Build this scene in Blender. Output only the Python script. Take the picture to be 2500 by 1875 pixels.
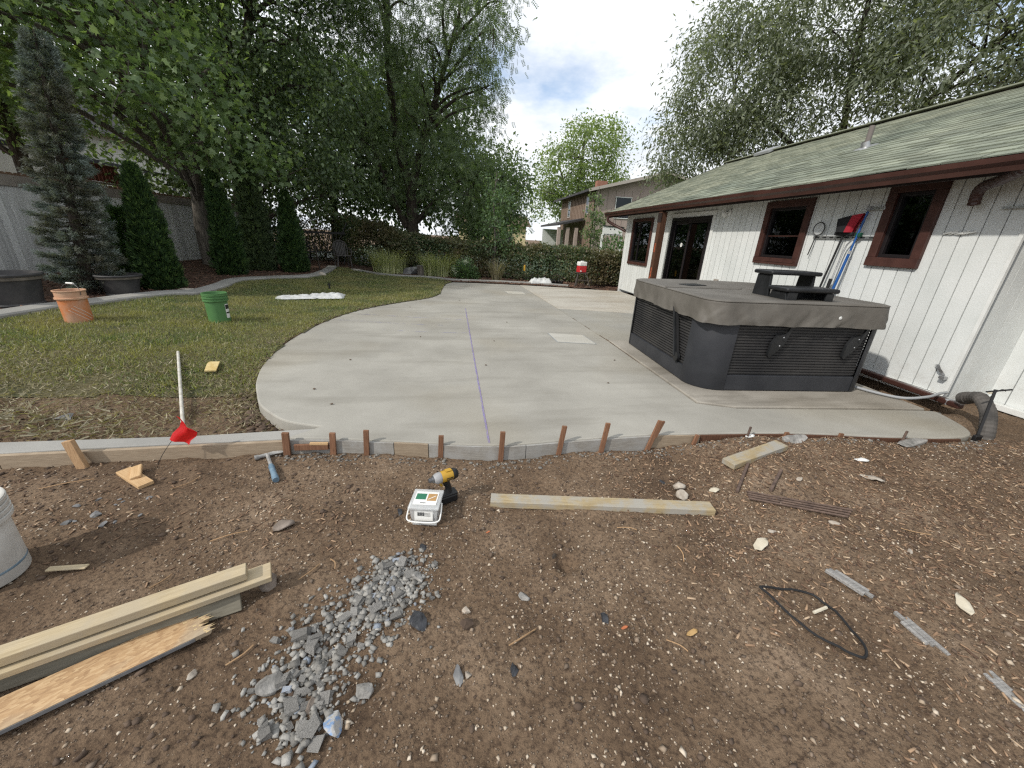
import bpy, bmesh, math, random
import numpy as np
from mathutils import Vector, Matrix
R_=math.radians
rng=np.random.default_rng(7); random.seed(7)
for o in list(bpy.data.objects): bpy.data.objects.remove(o)
S=bpy.context.scene; COL=S.collection

# ------------------------------------------------------------------ camera
def camera():
    p,r,y=R_(21.0),R_(2.8),R_(-8.99)
    fw=Vector((0,math.cos(p),-math.sin(p))); rt=Vector((1,0,0)); up=Vector((0,math.sin(p),math.cos(p)))
    rt2=rt*math.cos(r)+up*math.sin(r); up2=-rt*math.sin(r)+up*math.cos(r)
    B=Matrix((rt2,up2,-fw)).transposed()
    m=(Matrix.Rotation(y,3,'Z')@B).to_4x4(); m.translation=(0,0,1.40)
    c=bpy.data.cameras.new('camera'); c.sensor_width=36; c.lens=36*930/2500; c.clip_start=.02; c.clip_end=2000
    o=bpy.data.objects.new('camera',c); COL.objects.link(o); o.matrix_world=m; S.camera=o
camera()
# ------------------------------------------------------------------ sky and sun
SUN_EL,SUN_DIR=39,(-.90,-.435)
def world():
    w=bpy.data.worlds.new('World'); S.world=w; w.use_nodes=True; n=w.node_tree.nodes; l=w.node_tree.links
    bg=n['Background']; bg.inputs[1].default_value=.10
    sky=n.new('ShaderNodeTexSky'); sky.sky_type='NISHITA'; sky.sun_disc=False
    sky.sun_elevation=R_(SUN_EL); sky.sun_rotation=math.atan2(SUN_DIR[0],SUN_DIR[1])
    tc=n.new('ShaderNodeTexCoord'); sep=n.new('ShaderNodeSeparateXYZ'); l.new(tc.outputs['Generated'],sep.inputs[0])
    a=n.new('ShaderNodeMath'); a.operation='MAXIMUM'; l.new(sep.outputs[2],a.inputs[0]); a.inputs[1].default_value=0
    b=n.new('ShaderNodeMath'); b.operation='ADD'; l.new(a.outputs[0],b.inputs[0]); b.inputs[1].default_value=.22
    cx=n.new('ShaderNodeMath'); cx.operation='DIVIDE'; l.new(sep.outputs[0],cx.inputs[0]); l.new(b.outputs[0],cx.inputs[1])
    cy=n.new('ShaderNodeMath'); cy.operation='DIVIDE'; l.new(sep.outputs[1],cy.inputs[0]); l.new(b.outputs[0],cy.inputs[1])
    cb=n.new('ShaderNodeCombineXYZ'); l.new(cx.outputs[0],cb.inputs[0]); l.new(cy.outputs[0],cb.inputs[1]); cb.inputs[2].default_value=3.7
    nz=n.new('ShaderNodeTexNoise'); nz.inputs['Scale'].default_value=1.25; nz.inputs['Detail'].default_value=7; nz.inputs['Roughness'].default_value=.58
    l.new(cb.outputs[0],nz.inputs['Vector'])
    rp=n.new('ShaderNodeValToRGB'); rp.color_ramp.elements[0].position=.31; rp.color_ramp.elements[1].position=.47; rp.color_ramp.elements[0].color=(.15,.15,.15,1)
    l.new(nz.outputs[0],rp.inputs[0])
    nz2=n.new('ShaderNodeTexNoise'); nz2.inputs['Scale'].default_value=2.6; nz2.inputs['Detail'].default_value=6
    l.new(cb.outputs[0],nz2.inputs['Vector'])
    r2=n.new('ShaderNodeValToRGB'); r2.color_ramp.elements[0].position=.3; r2.color_ramp.elements[1].position=.68
    r2.color_ramp.elements[0].color=(6.6,7.0,7.6,1); r2.color_ramp.elements[1].color=(9.2,9.4,9.6,1)
    l.new(nz2.outputs[0],r2.inputs[0])
    mx=n.new('ShaderNodeMix'); mx.data_type='RGBA'; l.new(rp.outputs[0],mx.inputs[0]); sm=n.new('ShaderNodeVectorMath'); sm.operation='SCALE'; sm.inputs['Scale'].default_value=1.45; l.new(sky.outputs[0],sm.inputs[0]); l.new(sm.outputs[0],mx.inputs[6]); l.new(r2.outputs[0],mx.inputs[7])
    gz=n.new('ShaderNodeMath'); gz.operation='GREATER_THAN'; l.new(sep.outputs[2],gz.inputs[0]); gz.inputs[1].default_value=-.03   # below the horizon there is ground, not sky
    lo=n.new('ShaderNodeMix'); lo.data_type='RGBA'; lo.inputs[6].default_value=(.25,.22,.18,1); l.new(gz.outputs[0],lo.inputs[0]); l.new(mx.outputs[2],lo.inputs[7])
    l.new(lo.outputs[2],bg.inputs[0])
world()
def sun():
    d=bpy.data.lights.new('sun','SUN'); d.energy=2.25; d.angle=R_(1.5); d.color=(1,.95,.87)
    o=bpy.data.objects.new('sun',d); COL.objects.link(o)
    e=R_(SUN_EL); v=Vector((SUN_DIR[0]*math.cos(e),SUN_DIR[1]*math.cos(e),math.sin(e)))
    o.rotation_euler=v.to_track_quat('Z','Y').to_euler(); o.location=(-20,5,30)
sun()
vs=S.view_settings; vs.view_transform='Standard'; vs.look='None'; vs.exposure=.42; vs.gamma=1; vs.use_curve_mapping=False
S.render.resolution_x=1024; S.render.resolution_y=768
S.render.engine='CYCLES'; S.cycles.max_bounces=6; S.cycles.transparent_max_bounces=8; S.cycles.diffuse_bounces=3; S.cycles.use_denoising=False; S.cycles.use_adaptive_sampling=False; S.cycles.sample_clamp_indirect=3; S.cycles.filter_width=1.3; S.cycles.caustics_reflective=False; S.cycles.caustics_refractive=False

# ------------------------------------------------------------------ materials
def nodes(name):
    m=bpy.data.materials.new(name); m.use_nodes=True
    return m,m.node_tree.nodes,m.node_tree.links,m.node_tree.nodes['Principled BSDF']
def rgb(c): return (c[0],c[1],c[2],1)
def noise_node(n,l,coord,scale,detail=4,rough=.55,stretch=None):
    if stretch:
        mp=n.new('ShaderNodeMapping'); mp.inputs['Scale'].default_value=stretch; l.new(coord,mp.inputs[0]); coord=mp.outputs[0]
    z=n.new('ShaderNodeTexNoise'); z.inputs['Scale'].default_value=scale; z.inputs['Detail'].default_value=detail; z.inputs['Roughness'].default_value=rough
    l.new(coord,z.inputs['Vector']); return z.outputs[0]
def ramp(n,l,src,stops):
    r=n.new('ShaderNodeValToRGB'); e=r.color_ramp.elements
    while len(e)<len(stops): e.new(.5)
    for k,(p,c) in enumerate(stops): e[k].position=p; e[k].color=rgb(c)
    l.new(src,r.inputs[0]); return r.outputs[0]
def mixc(n,l,fac,a,b,mode='MIX'):
    m=n.new('ShaderNodeMix'); m.data_type='RGBA'; m.blend_type=mode
    for i,v in ((0,fac),(6,a),(7,b)):
        if isinstance(v,(int,float)): m.inputs[i].default_value=v
        elif isinstance(v,tuple): m.inputs[i].default_value=rgb(v)
        else: l.new(v,m.inputs[i])
    return m.outputs[2]
def bump(n,l,src,p,strength,dist=.01):
    b=n.new('ShaderNodeBump'); b.inputs['Strength'].default_value=strength; b.inputs['Distance'].default_value=dist
    l.new(src,b.inputs['Height']); l.new(b.outputs[0],p.inputs['Normal']); return b
def MAT(name,c1,c2=None,scale=6,rough=.8,bmp=0,bscale=60,vary=0,island=None,metal=0,spec=.4,stretch=None,coord='Object',lo=.35,hi=.65,bstretch=None):
    m,n,l,p=nodes(name); p.inputs['Roughness'].default_value=rough; p.inputs['Metallic'].default_value=metal; p.inputs['Specular IOR Level'].default_value=spec
    tc=n.new('ShaderNodeNewGeometry').outputs['Position'] if coord=='WORLD' else n.new('ShaderNodeTexCoord').outputs[coord]; col=None
    if c2 is not None: col=ramp(n,l,noise_node(n,l,tc,scale,5,.6,stretch),[(lo,c1),(hi,c2)])
    if island:
        g=n.new('ShaderNodeNewGeometry'); ic=ramp(n,l,g.outputs['Random Per Island'],island)
        col=ic if col is None else mixc(n,l,.6,col,ic)
    if vary:
        oi=n.new('ShaderNodeObjectInfo'); vr=ramp(n,l,oi.outputs['Random'],[(0,(1-vary,)*3),(1,(1+vary*.6,)*3)])
        col=mixc(n,l,1.0,col if col is not None else c1,vr,'MULTIPLY')
    if col is None: p.inputs['Base Color'].default_value=rgb(c1)
    else: l.new(col,p.inputs['Base Color'])
    if bmp: bump(n,l,noise_node(n,l,tc,bscale,4,.6,bstretch),p,bmp)
    return m
def LEAF(name,stops,trans=.35,rough=.55,big=None,gain=2.1,sat=.80):
    m,n,l,p=nodes(name); out=n['Material Output']
    stops=[(p_,tuple(q*gain for q in c_)) for p_,c_ in stops]
    if big: big=(big[0],tuple(q*gain for q in big[1]))
    g=n.new('ShaderNodeNewGeometry'); col=ramp(n,l,g.outputs['Random Per Island'],stops)
    hs=n.new('ShaderNodeHueSaturation'); hs.inputs['Saturation'].default_value=sat; l.new(col,hs.inputs['Color']); col=hs.outputs[0]
    tc=n.new('ShaderNodeTexCoord').outputs['Object']
    if big: col=mixc(n,l,ramp(n,l,noise_node(n,l,tc,big[0],3),[(.4,(0,0,0)),(.62,(1,1,1))]),col,big[1])
    l.new(col,p.inputs['Base Color']); p.inputs['Roughness'].default_value=min(rough,.5); p.inputs['Specular IOR Level'].default_value=.5
    t=n.new('ShaderNodeBsdfTranslucent'); l.new(mixc(n,l,1.0,col,(1.5,1.6,.7),'MULTIPLY'),t.inputs[0])
    mx=n.new('ShaderNodeMixShader'); mx.inputs[0].default_value=trans; l.new(p.outputs[0],mx.inputs[1]); l.new(t.outputs[0],mx.inputs[2]); l.new(mx.outputs[0],out.inputs[0])
    return m
def CONCRETE(name,c1,c2,stain,broom=(3,40,1),amt=.5):
    m,n,l,p=nodes(name); tc=n.new('ShaderNodeTexCoord').outputs['Object']
    a=ramp(n,l,noise_node(n,l,tc,.9,5,.6),[(.34,c1),(.66,c2)])
    s=noise_node(n,l,tc,1.3,4,.6,(.45,2.2,1)); a=mixc(n,l,ramp(n,l,s,[(.5,(0,0,0)),(.72,(amt,)*3)]),a,stain)
    w=noise_node(n,l,tc,.55,3,.5); a=mixc(n,l,ramp(n,l,w,[(.5,(0,0,0)),(.7,(.35,)*3)]),a,(stain[0]*1.25,stain[1]*1.1,stain[2]*.8))
    b=noise_node(n,l,tc,10,3,.6,broom); a=mixc(n,l,ramp(n,l,b,[(.4,(0,0,0)),(.75,(.3,)*3)]),a,(c2[0]*1.12,c2[1]*1.12,c2[2]*1.1))
    f=noise_node(n,l,tc,180,2,.6); a=mixc(n,l,ramp(n,l,f,[(.3,(.35,)*3),(.5,(0,0,0))]),a,stain)
    l.new(a,p.inputs['Base Color']); p.inputs['Roughness'].default_value=.85; p.inputs['Specular IOR Level'].default_value=.3
    mixh=n.new('ShaderNodeMath'); mixh.operation='ADD'; l.new(b,mixh.inputs[0]); l.new(f,mixh.inputs[1]); bump(n,l,mixh.outputs[0],p,.25,.004)
    return m
def GLASS(name,tint=(.25,.3,.3)):
    m,n,l,p=nodes(name); out=n['Material Output']
    t=n.new('ShaderNodeBsdfTransparent'); t.inputs[0].default_value=rgb(tint)
    g=n.new('ShaderNodeBsdfGlossy'); g.inputs['Roughness'].default_value=.015; g.inputs[0].default_value=(.9,.95,1,1)
    f=n.new('ShaderNodeFresnel'); f.inputs[0].default_value=1.5
    mx=n.new('ShaderNodeMixShader'); l.new(f.outputs[0],mx.inputs[0]); l.new(t.outputs[0],mx.inputs[1]); l.new(g.outputs[0],mx.inputs[2]); l.new(mx.outputs[0],out.inputs[0])
    return m
def DIRT():
    m,n,l,p=nodes('soil'); tc=n.new('ShaderNodeTexCoord').outputs['Object']
    a=ramp(n,l,noise_node(n,l,tc,1.7,7,.68),[(.30,(.095,.062,.039)),(.46,(.175,.119,.076)),(.58,(.23,.162,.107)),(.72,(.31,.228,.16))])
    f=noise_node(n,l,tc,55,5,.7); a=mixc(n,l,ramp(n,l,f,[(.34,(.9,)*3),(.54,(0,0,0))]),a,(.055,.036,.025))
    v=n.new('ShaderNodeTexVoronoi'); v.inputs['Scale'].default_value=85; l.new(tc,v.inputs['Vector'])
    msk=ramp(n,l,v.outputs['Color'],[(.66,(0,0,0)),(.72,(.8,)*3)])
    near=ramp(n,l,v.outputs['Distance'],[(.22,(1,1,1)),(.34,(0,0,0))])
    pm=mixc(n,l,1.0,msk,near,'MULTIPLY'); pc=ramp(n,l,noise_node(n,l,tc,140,2),[(.4,(.17,.125,.09)),(.6,(.34,.27,.2))])
    a=mixc(n,l,pm,a,pc); l.new(a,p.inputs['Base Color']); p.inputs['Roughness'].default_value=.95; p.inputs['Specular IOR Level'].default_value=.2
    h=n.new('ShaderNodeMath'); h.operation='ADD'; l.new(noise_node(n,l,tc,32,6,.72),h.inputs[0]); l.new(pm,h.inputs[1]); bump(n,l,h.outputs[0],p,1.0,.022)
    return m
def WOOD(name,c1,c2,stretch=(2,30,30),rough=.8,vary=.15,cement=None):
    m,n,l,p=nodes(name); tc=n.new('ShaderNodeTexCoord').outputs['Object']; g=noise_node(n,l,tc,4,5,.65,stretch)
    a=ramp(n,l,g,[(.3,c1),(.7,c2)])
    if cement: a=mixc(n,l,ramp(n,l,noise_node(n,l,tc,7,5,.65),[(.42,(0,0,0)),(.6,(.9,)*3)]),a,cement)
    if vary:
        oi=n.new('ShaderNodeObjectInfo'); a=mixc(n,l,1.0,a,ramp(n,l,oi.outputs['Random'],[(0,(1-vary,)*3),(1,(1+vary,)*3)]),'MULTIPLY')
    l.new(a,p.inputs['Base Color']); p.inputs['Roughness'].default_value=rough; p.inputs['Specular IOR Level'].default_value=.25; bump(n,l,g,p,.35,.004); return m
def OSB(name,dirt=True):
    m,n,l,p=nodes(name); tc=n.new('ShaderNodeTexCoord').outputs['Object']
    mp=n.new('ShaderNodeMapping'); mp.inputs['Scale'].default_value=(40,120,60); l.new(tc,mp.inputs[0])
    wv=n.new('ShaderNodeTexNoise'); wv.inputs['Scale'].default_value=9; l.new(tc,wv.inputs['Vector'])
    ad=n.new('ShaderNodeMixRGB'); ad.blend_type='ADD'; ad.inputs[0].default_value=1.4; l.new(mp.outputs[0],ad.inputs[1]); l.new(wv.outputs['Color'],ad.inputs[2])
    v=n.new('ShaderNodeTexVoronoi'); v.inputs['Scale'].default_value=1.3; l.new(ad.outputs[0],v.inputs['Vector'])
    a=ramp(n,l,v.outputs['Color'],[(.1,(.33,.20,.10)),(.5,(.43,.275,.14)),(.9,(.53,.37,.205))])
    a=mixc(n,l,ramp(n,l,noise_node(n,l,tc,3,3),[(.55,(0,0,0)),(.72,(.7,)*3)]),a,(.33,.29,.22))
    l.new(a,p.inputs['Base Color']); p.inputs['Roughness'].default_value=.7; bump(n,l,v.outputs['Distance'],p,.3,.003); return m

M={}
M['soil']=DIRT()
M['new']=CONCRETE('fresh_concrete',(.262,.250,.220),(.372,.358,.318),(.20,.187,.16),amt=.65)
M['new2']=CONCRETE('fresh_concrete_panel',(.252,.243,.217),(.335,.325,.29),(.20,.19,.165))
M['old']=CONCRETE('old_concrete',(.38,.355,.305),(.47,.445,.39),(.24,.2,.15),amt=.65)
M['pad']=CONCRETE('pad_concrete',(.22,.20,.17),(.42,.39,.34),(.10,.088,.07),amt=.8)
M['curb']=CONCRETE('curb_concrete',(.25,.245,.23),(.36,.35,.325),(.16,.15,.135))
M['cover_stone']=CONCRETE('cover_concrete',(.40,.385,.34),(.47,.455,.41),(.33,.315,.275))
M['lawn']=MAT('turf_soil',(.045,.05,.02),(.10,.085,.04),2.0,.95,.5,50)
M['mulch']=MAT('bark_mulch_bed',(.04,.023,.015),(.11,.063,.042),14,.95,.9,45)
M['chip']=MAT('bark_chip',(.1,.06,.04),None,rough=.9,island=[(0,(.05,.027,.018)),(.6,(.13,.07,.045)),(1,(.24,.145,.1))])
M['woodchip']=MAT('wood_chip',(.2,.14,.09),None,rough=.9,island=[(0,(.085,.05,.033)),(.5,(.20,.125,.078)),(.85,(.34,.225,.14)),(1,(.46,.35,.24))])
M['pebble']=MAT('pebble',(.3,.25,.2),None,rough=.75,island=[(0,(.10,.075,.055)),(.4,(.22,.165,.12)),(.75,(.38,.30,.215)),(1,(.58,.50,.40))])
M['clod']=MAT('soil_clod',(.06,.04,.028),(.13,.093,.066),30,.95,.4,120,island=[(0,(.055,.037,.027)),(1,(.15,.105,.074))])
M['rubble']=MAT('broken_concrete',(.17,.165,.152),(.38,.365,.335),16,.9,.6,70,island=[(0,(.10,.092,.08)),(.5,(.22,.212,.195)),(.96,(.40,.385,.355)),(.975,(.20,.23,.29)),(1,(.20,.27,.37))])
M['crumb']=MAT('cement_crumb',(.13,.12,.105),(.24,.225,.2),16,.95,.6,70,island=[(0,(.10,.085,.07)),(1,(.26,.245,.22))])
M['rubble1']=MAT('rubble_chunk',(.15,.145,.135),(.38,.365,.34),14,.9,.7,60,vary=.35)
M['rubblue']=MAT('rubble_blue_paint',(.20,.30,.47),(.40,.39,.37),38,.85,.5,60,lo=.42,hi=.52)
M['stone']=MAT('field_stone',(.12,.095,.075),(.30,.25,.21),9,.85,.6,40,vary=.25)
M['stonelight']=MAT('pale_stone',(.30,.25,.2),(.52,.47,.40),14,.8,.4,50,vary=.2)
M['boulder']=MAT('grey_boulder',(.10,.10,.105),(.26,.26,.255),5,.9,.7,20)
M['white']=MAT('white_siding_paint',(.70,.715,.70),(.60,.625,.61),2.2,.6,.2,60,vary=.05,lo=.3,hi=.75,coord='WORLD')
def grime(m):
    n,l=m.node_tree.nodes,m.node_tree.links; p=n['Principled BSDF']; src=p.inputs['Base Color'].links[0].from_socket; pos=n.new('ShaderNodeNewGeometry').outputs['Position']; sp=n.new('ShaderNodeSeparateXYZ'); l.new(pos,sp.inputs[0])
    hgt=ramp(n,l,sp.outputs[2],[(.02,(1,1,1)),(.62,(0,0,0))]); nz=ramp(n,l,noise_node(n,l,pos,9,6,.7),[(.48,(0,0,0)),(.78,(.4,)*3)]); st=ramp(n,l,noise_node(n,l,pos,5,5,.7,(5,5,.35)),[(.58,(0,0,0)),(.8,(.28,)*3)])
    c=mixc(n,l,mixc(n,l,1.0,hgt,nz,'MULTIPLY'),src,(.30,.25,.19)); c=mixc(n,l,st,c,(.42,.43,.41)); l.new(c,p.inputs['Base Color'])
grime(M['white'])
M['groove']=MAT('groove_backing',(.26,.28,.29),rough=.9)
M['trimw']=MAT('white_trim',(.72,.73,.71),(.64,.65,.63),8,.6)
M['brown']=MAT('brown_trim_paint',(.045,.018,.014),(.075,.031,.024),6,.5,.1,80)
M['gutter']=MAT('brown_gutter_metal',(.040,.016,.012),(.062,.026,.020),3,.38,spec=.5)
M['fascia']=MAT('dark_fascia',(.02,.012,.01),rough=.7)
M['shingle']=MAT('green_asphalt_shingle',(.155,.178,.140),(.275,.295,.228),1.1,.95,.6,140,vary=.30,coord='WORLD')
M['shingle_s']=MAT('green_asphalt_shingle_field',(.155,.178,.140),(.275,.295,.228),1.4,.95,.5,160,island=[(0,(.12,.135,.10)),(.5,(.215,.225,.165)),(1,(.33,.335,.25))])
M['deck']=MAT('roof_deck',(.03,.036,.028),rough=.95)
M['soffit']=MAT('soffit',(.30,.30,.28),rough=.8)
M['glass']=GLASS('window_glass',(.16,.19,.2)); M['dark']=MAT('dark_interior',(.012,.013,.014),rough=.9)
M['sash']=MAT('dark_sash',(.014,.011,.012),rough=.4); M['blind']=MAT('vertical_blind',(.22,.27,.25),(.28,.33,.3),3,.7)
M['steel']=MAT('galvanised_steel',(.42,.43,.44),(.55,.55,.55),20,.4,metal=.8)
M['post']=WOOD('post_wood',(.045,.022,.014),(.13,.062,.036),(30,30,2)); M['postred']=MAT('orange_paint_mark',(.45,.10,.04),(.2,.06,.03),30,.7)
M['tub']=MAT('tub_plastic',(.020,.022,.027),(.038,.040,.046),2.2,.5,.15,120)
M['slat']=MAT('tub_slat_plastic',(.020,.020,.022),(.050,.048,.047),2.0,.55,.2,90)
M['copper']=MAT('faded_brown_trim',(.12,.072,.055),(.20,.13,.1),6,.6)
M['vinyl']=MAT('spa_cover_vinyl',(.105,.096,.083),(.150,.139,.122),2.6,.62,.5,11)
M['black']=MAT('black_plastic',(.010,.011,.012),(.022,.023,.025),6,.42); M['rubber']=MAT('black_rubber',(.013,.013,.014),rough=.7)
M['bark']=MAT('tree_bark',(.018,.014,.011),(.085,.068,.054),9,.95,1.0,14,stretch=(3,3,.5),bstretch=(3,3,.4))
M['barkl']=MAT('pale_tree_bark',(.06,.052,.043),(.17,.15,.125),9,.95,1.0,14,stretch=(3,3,.5),bstretch=(3,3,.4))
M['maple']=LEAF('maple_leaf',[(0,(.028,.052,.016)),(.6,(.052,.088,.026)),(1,(.090,.13,.042))],.42,gain=2.5)
M['locust']=LEAF('locust_leaf',[(0,(.024,.041,.017)),(.6,(.042,.068,.025)),(1,(.072,.10,.034))],.42,gain=2.6)
M['ash']=LEAF('dark_leaf',[(0,(.018,.033,.014)),(.6,(.034,.056,.021)),(1,(.060,.088,.030))],.4,gain=2.6)
M['lime']=LEAF('yellow_green_leaf',[(0,(.06,.085,.03)),(.6,(.10,.135,.05)),(1,(.15,.185,.075))],.45,gain=2.0,sat=.95)
M['elm']=LEAF('grey_green_leaf',[(0,(.045,.056,.034)),(.6,(.075,.092,.055)),(1,(.125,.142,.09))],.38,gain=2.1)
M['spruce']=LEAF('blue_spruce_needle',[(0,(.036,.048,.043)),(.6,(.066,.085,.076)),(1,(.115,.14,.125))],.15,.6,(1.3,(.060,.058,.040)),gain=2.5,sat=.9)
M['thuja']=LEAF('arborvitae_scale',[(0,(.007,.018,.007)),(.6,(.017,.038,.010)),(1,(.042,.075,.015))],.25,gain=2.4,sat=.9)
M['hedge']=LEAF('hedge_leaf',[(0,(.014,.032,.012)),(.55,(.034,.058,.018)),(.85,(.064,.076,.026)),(1,(.125,.074,.045))],.3,.5,(.55,(.062,.050,.026)))
M['shrub']=LEAF('shrub_leaf',[(0,(.02,.05,.016)),(1,(.065,.115,.036))],.35)
M['flower']=MAT('pale_flower',(.55,.62,.45),None,rough=.8,island=[(0,(.3,.36,.2)),(1,(.62,.66,.5))])
M['reed']=LEAF('variegated_grass_blade',[(0,(.09,.12,.035)),(.5,(.22,.24,.09)),(1,(.42,.42,.22))],.35,gain=1.6)
M['reeddry']=LEAF('dry_grass_blade',[(0,(.12,.10,.05)),(.5,(.22,.19,.09)),(1,(.38,.33,.2))],.3,gain=1.0)
M['grass']=LEAF('lawn_blade',[(0,(.034,.048,.016)),(.5,(.062,.082,.027)),(.82,(.105,.118,.045)),(1,(.21,.18,.085))],.35,.6,(1.1,(.125,.118,.050)),gain=2.3,sat=.95)
M['straw']=LEAF('straw_blade',[(0,(.14,.11,.045)),(.6,(.26,.215,.095)),(1,(.42,.36,.19))],.25,.8,gain=.95)
M['fence']=MAT('grey_stained_fence',(.56,.56,.545),(.74,.74,.72),3,.85,.3,30,vary=.16,stretch=(6,6,.5),coord='WORLD'); M['fencet']=MAT('fence_cap_board',(.24,.21,.18),(.34,.30,.26),5,.85,vary=.15)
M['dogear']=MAT('rusty_picket_top',(.13,.075,.045),(.2,.13,.085),9,.85,vary=.2)
M['pot']=MAT('black_planter_plastic',(.030,.030,.032),(.065,.062,.061),5,.6,.2,40); M['potrim']=MAT('faded_planter_rim',(.085,.075,.062),(.17,.15,.125),9,.75)
M['orange']=MAT('orange_bucket_plastic',(.56,.20,.075),(.50,.29,.19),5,.5,lo=.42,hi=.62); M['orangerim']=MAT('dusty_orange_rim',(.50,.27,.16),(.56,.36,.24),9,.6)
M['print']=MAT('faded_white_print',(.60,.42,.33),rough=.7); M['green']=MAT('green_bucket_plastic',(.075,.185,.065),(.10,.225,.085),6,.42)
M['whitep']=MAT('white_bucket_plastic',(.66,.65,.61),(.48,.46,.42),7,.5,lo=.4,hi=.7); M['labelw']=MAT('white_label',(.75,.75,.72),rough=.6); M['labelk']=MAT('black_label',(.02,.02,.02),rough=.6)
M['stake']=WOOD('stake_wood',(.13,.062,.036),(.27,.145,.085),(40,40,3)); M['stakelight']=WOOD('new_stake_wood',(.28,.17,.09),(.45,.30,.17),(40,40,3))
M['form']=WOOD('form_board_grey',(.20,.185,.165),(.31,.295,.265),(3,3,40),cement=(.30,.295,.28)); M['formtan']=WOOD('form_board_tan',(.24,.185,.13),(.36,.29,.21),(3,3,40))
M['lumber']=WOOD('pale_lumber',(.38,.30,.18),(.57,.47,.31),(2,30,30),cement=(.44,.37,.26)); M['lumberc']=WOOD('cement_crusted_lumber',(.25,.19,.105),(.38,.31,.19),(2,30,30),cement=(.30,.288,.258))
M['lumberd']=WOOD('dirty_plywood',(.13,.115,.085),(.22,.2,.155),(2,20,20)); M['osb']=OSB('osb_strand'); M['osby']=MAT('yellow_osb',(.50,.36,.13),(.62,.49,.24),18,.8,.3,60)
M['splinter']=MAT('fresh_splinter',(.58,.44,.24),rough=.8); M['greywood']=WOOD('weathered_wood',(.14,.135,.13),(.34,.33,.315),(2,40,40)); M['tanwood']=WOOD('fresh_cut_wood',(.40,.25,.12),(.56,.39,.22),(2,30,30))
M['osbedge']=MAT('grey_board_edge',(.15,.15,.155),(.22,.22,.22),20,.9)
M['hoop']=MAT('grey_hoop',(.06,.06,.06),rough=.5); M['net']=MAT('net_mesh',(.45,.45,.44),rough=.8)
M['red']=MAT('red_plastic',(.48,.025,.03),rough=.5); M['flag']=LEAF('red_flag_film',[(0,(.62,.016,.02)),(1,(.66,.02,.022))],.35,.4,gain=1,sat=1)
M['blue']=MAT('blue_pole',(.012,.085,.30),rough=.35); M['tealg']=MAT('green_brush',(.01,.07,.04),rough=.6); M['bristle']=MAT('broom_bristle',(.014,.014,.016),rough=.9,bmp=.5,bscale=200); M['bristler']=MAT('red_bristle',(.35,.02,.035),rough=.9,bmp=.5,bscale=200)
M['pvc']=MAT('dirty_white_pvc',(.62,.60,.55),(.45,.42,.36),14,.5); M['film']=MAT('white_plastic_film',(.46,.47,.46),(.62,.63,.62),9,.35,.8,14)
M['yellow']=MAT('yellow_tool_plastic',(.46,.27,.03),rough=.45); M['toolgrey']=MAT('tool_grey',(.22,.22,.23),(.35,.35,.35),12,.4); M['toolgun']=MAT('tool_metal',(.12,.12,.125),rough=.35,metal=.6)
M['clear']=None
M['hblue']=MAT('blue_grip',(.10,.17,.24),(.22,.30,.36),12,.5); M['hmetal']=MAT('dirty_steel',(.18,.175,.165),(.40,.39,.37),16,.6)
M['rust']=MAT('rusty_rebar',(.08,.055,.045),(.16,.11,.085),25,.85,.4,120); M['pipe']=MAT('dusty_drain_pipe',(.05,.047,.044),(.12,.11,.1),6,.8); M['conduit']=MAT('grey_conduit',(.30,.31,.32),rough=.6)
M['chalk']=None
M['nbwall']=MAT('tan_wood_siding',(.185,.13,.095),(.235,.17,.128),1.2,.85,.2,12); M['nbpink']=MAT('taupe_siding',(.33,.262,.232),(.39,.315,.28),1.2,.85); M['nbroof']=MAT('dark_roof',(.035,.033,.035),(.06,.058,.06),4,.95)
M['nbtrim']=MAT('pale_fascia',(.40,.36,.32),rough=.7); M['brick']=MAT('chimney_brick',(.26,.11,.07),(.33,.17,.12),12,.9); M['cream']=MAT('cream_wall',(.62,.50,.30),(.66,.55,.35),2,.8); M['stucco']=MAT('white_stucco',(.72,.71,.68),(.64,.63,.6),4,.85); M['timber']=MAT('dark_timber',(.02,.022,.026),rough=.8); M['decked']=MAT('red_deck_board',(.12,.030,.020),(.17,.05,.035),6,.8,vary=.2)
M['chair']=MAT('brown_resin',(.075,.068,.064),(.10,.092,.088),6,.5); M['iron']=MAT('black_iron',(.012,.012,.013),rough=.5); M['wicker']=MAT('weathered_stand',(.07,.06,.05),rough=.8)
M['paper']=MAT('torn_paper',(.52,.46,.35),(.62,.57,.46),12,.8); M['blackfilm']=MAT('black_film_scrap',(.018,.019,.022),(.05,.052,.058),15,.35,.8,25); M['leafdry']=MAT('dry_leaf',(.40,.25,.10),(.5,.34,.16),14,.8); M['leafred']=MAT('orange_leaf',(.42,.14,.06),rough=.8)
def clear_plastic():
    m,n,l,p=nodes('clear_plastic'); out=n['Material Output']; p.inputs['Base Color'].default_value=(.75,.77,.77,1); p.inputs['Roughness'].default_value=.3
    t=n.new('ShaderNodeBsdfTransparent'); mx=n.new('ShaderNodeMixShader'); mx.inputs[0].default_value=.45; l.new(t.outputs[0],mx.inputs[1]); l.new(p.outputs[0],mx.inputs[2]); l.new(mx.outputs[0],out.inputs[0]); return m
M['clear']=clear_plastic()
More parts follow.
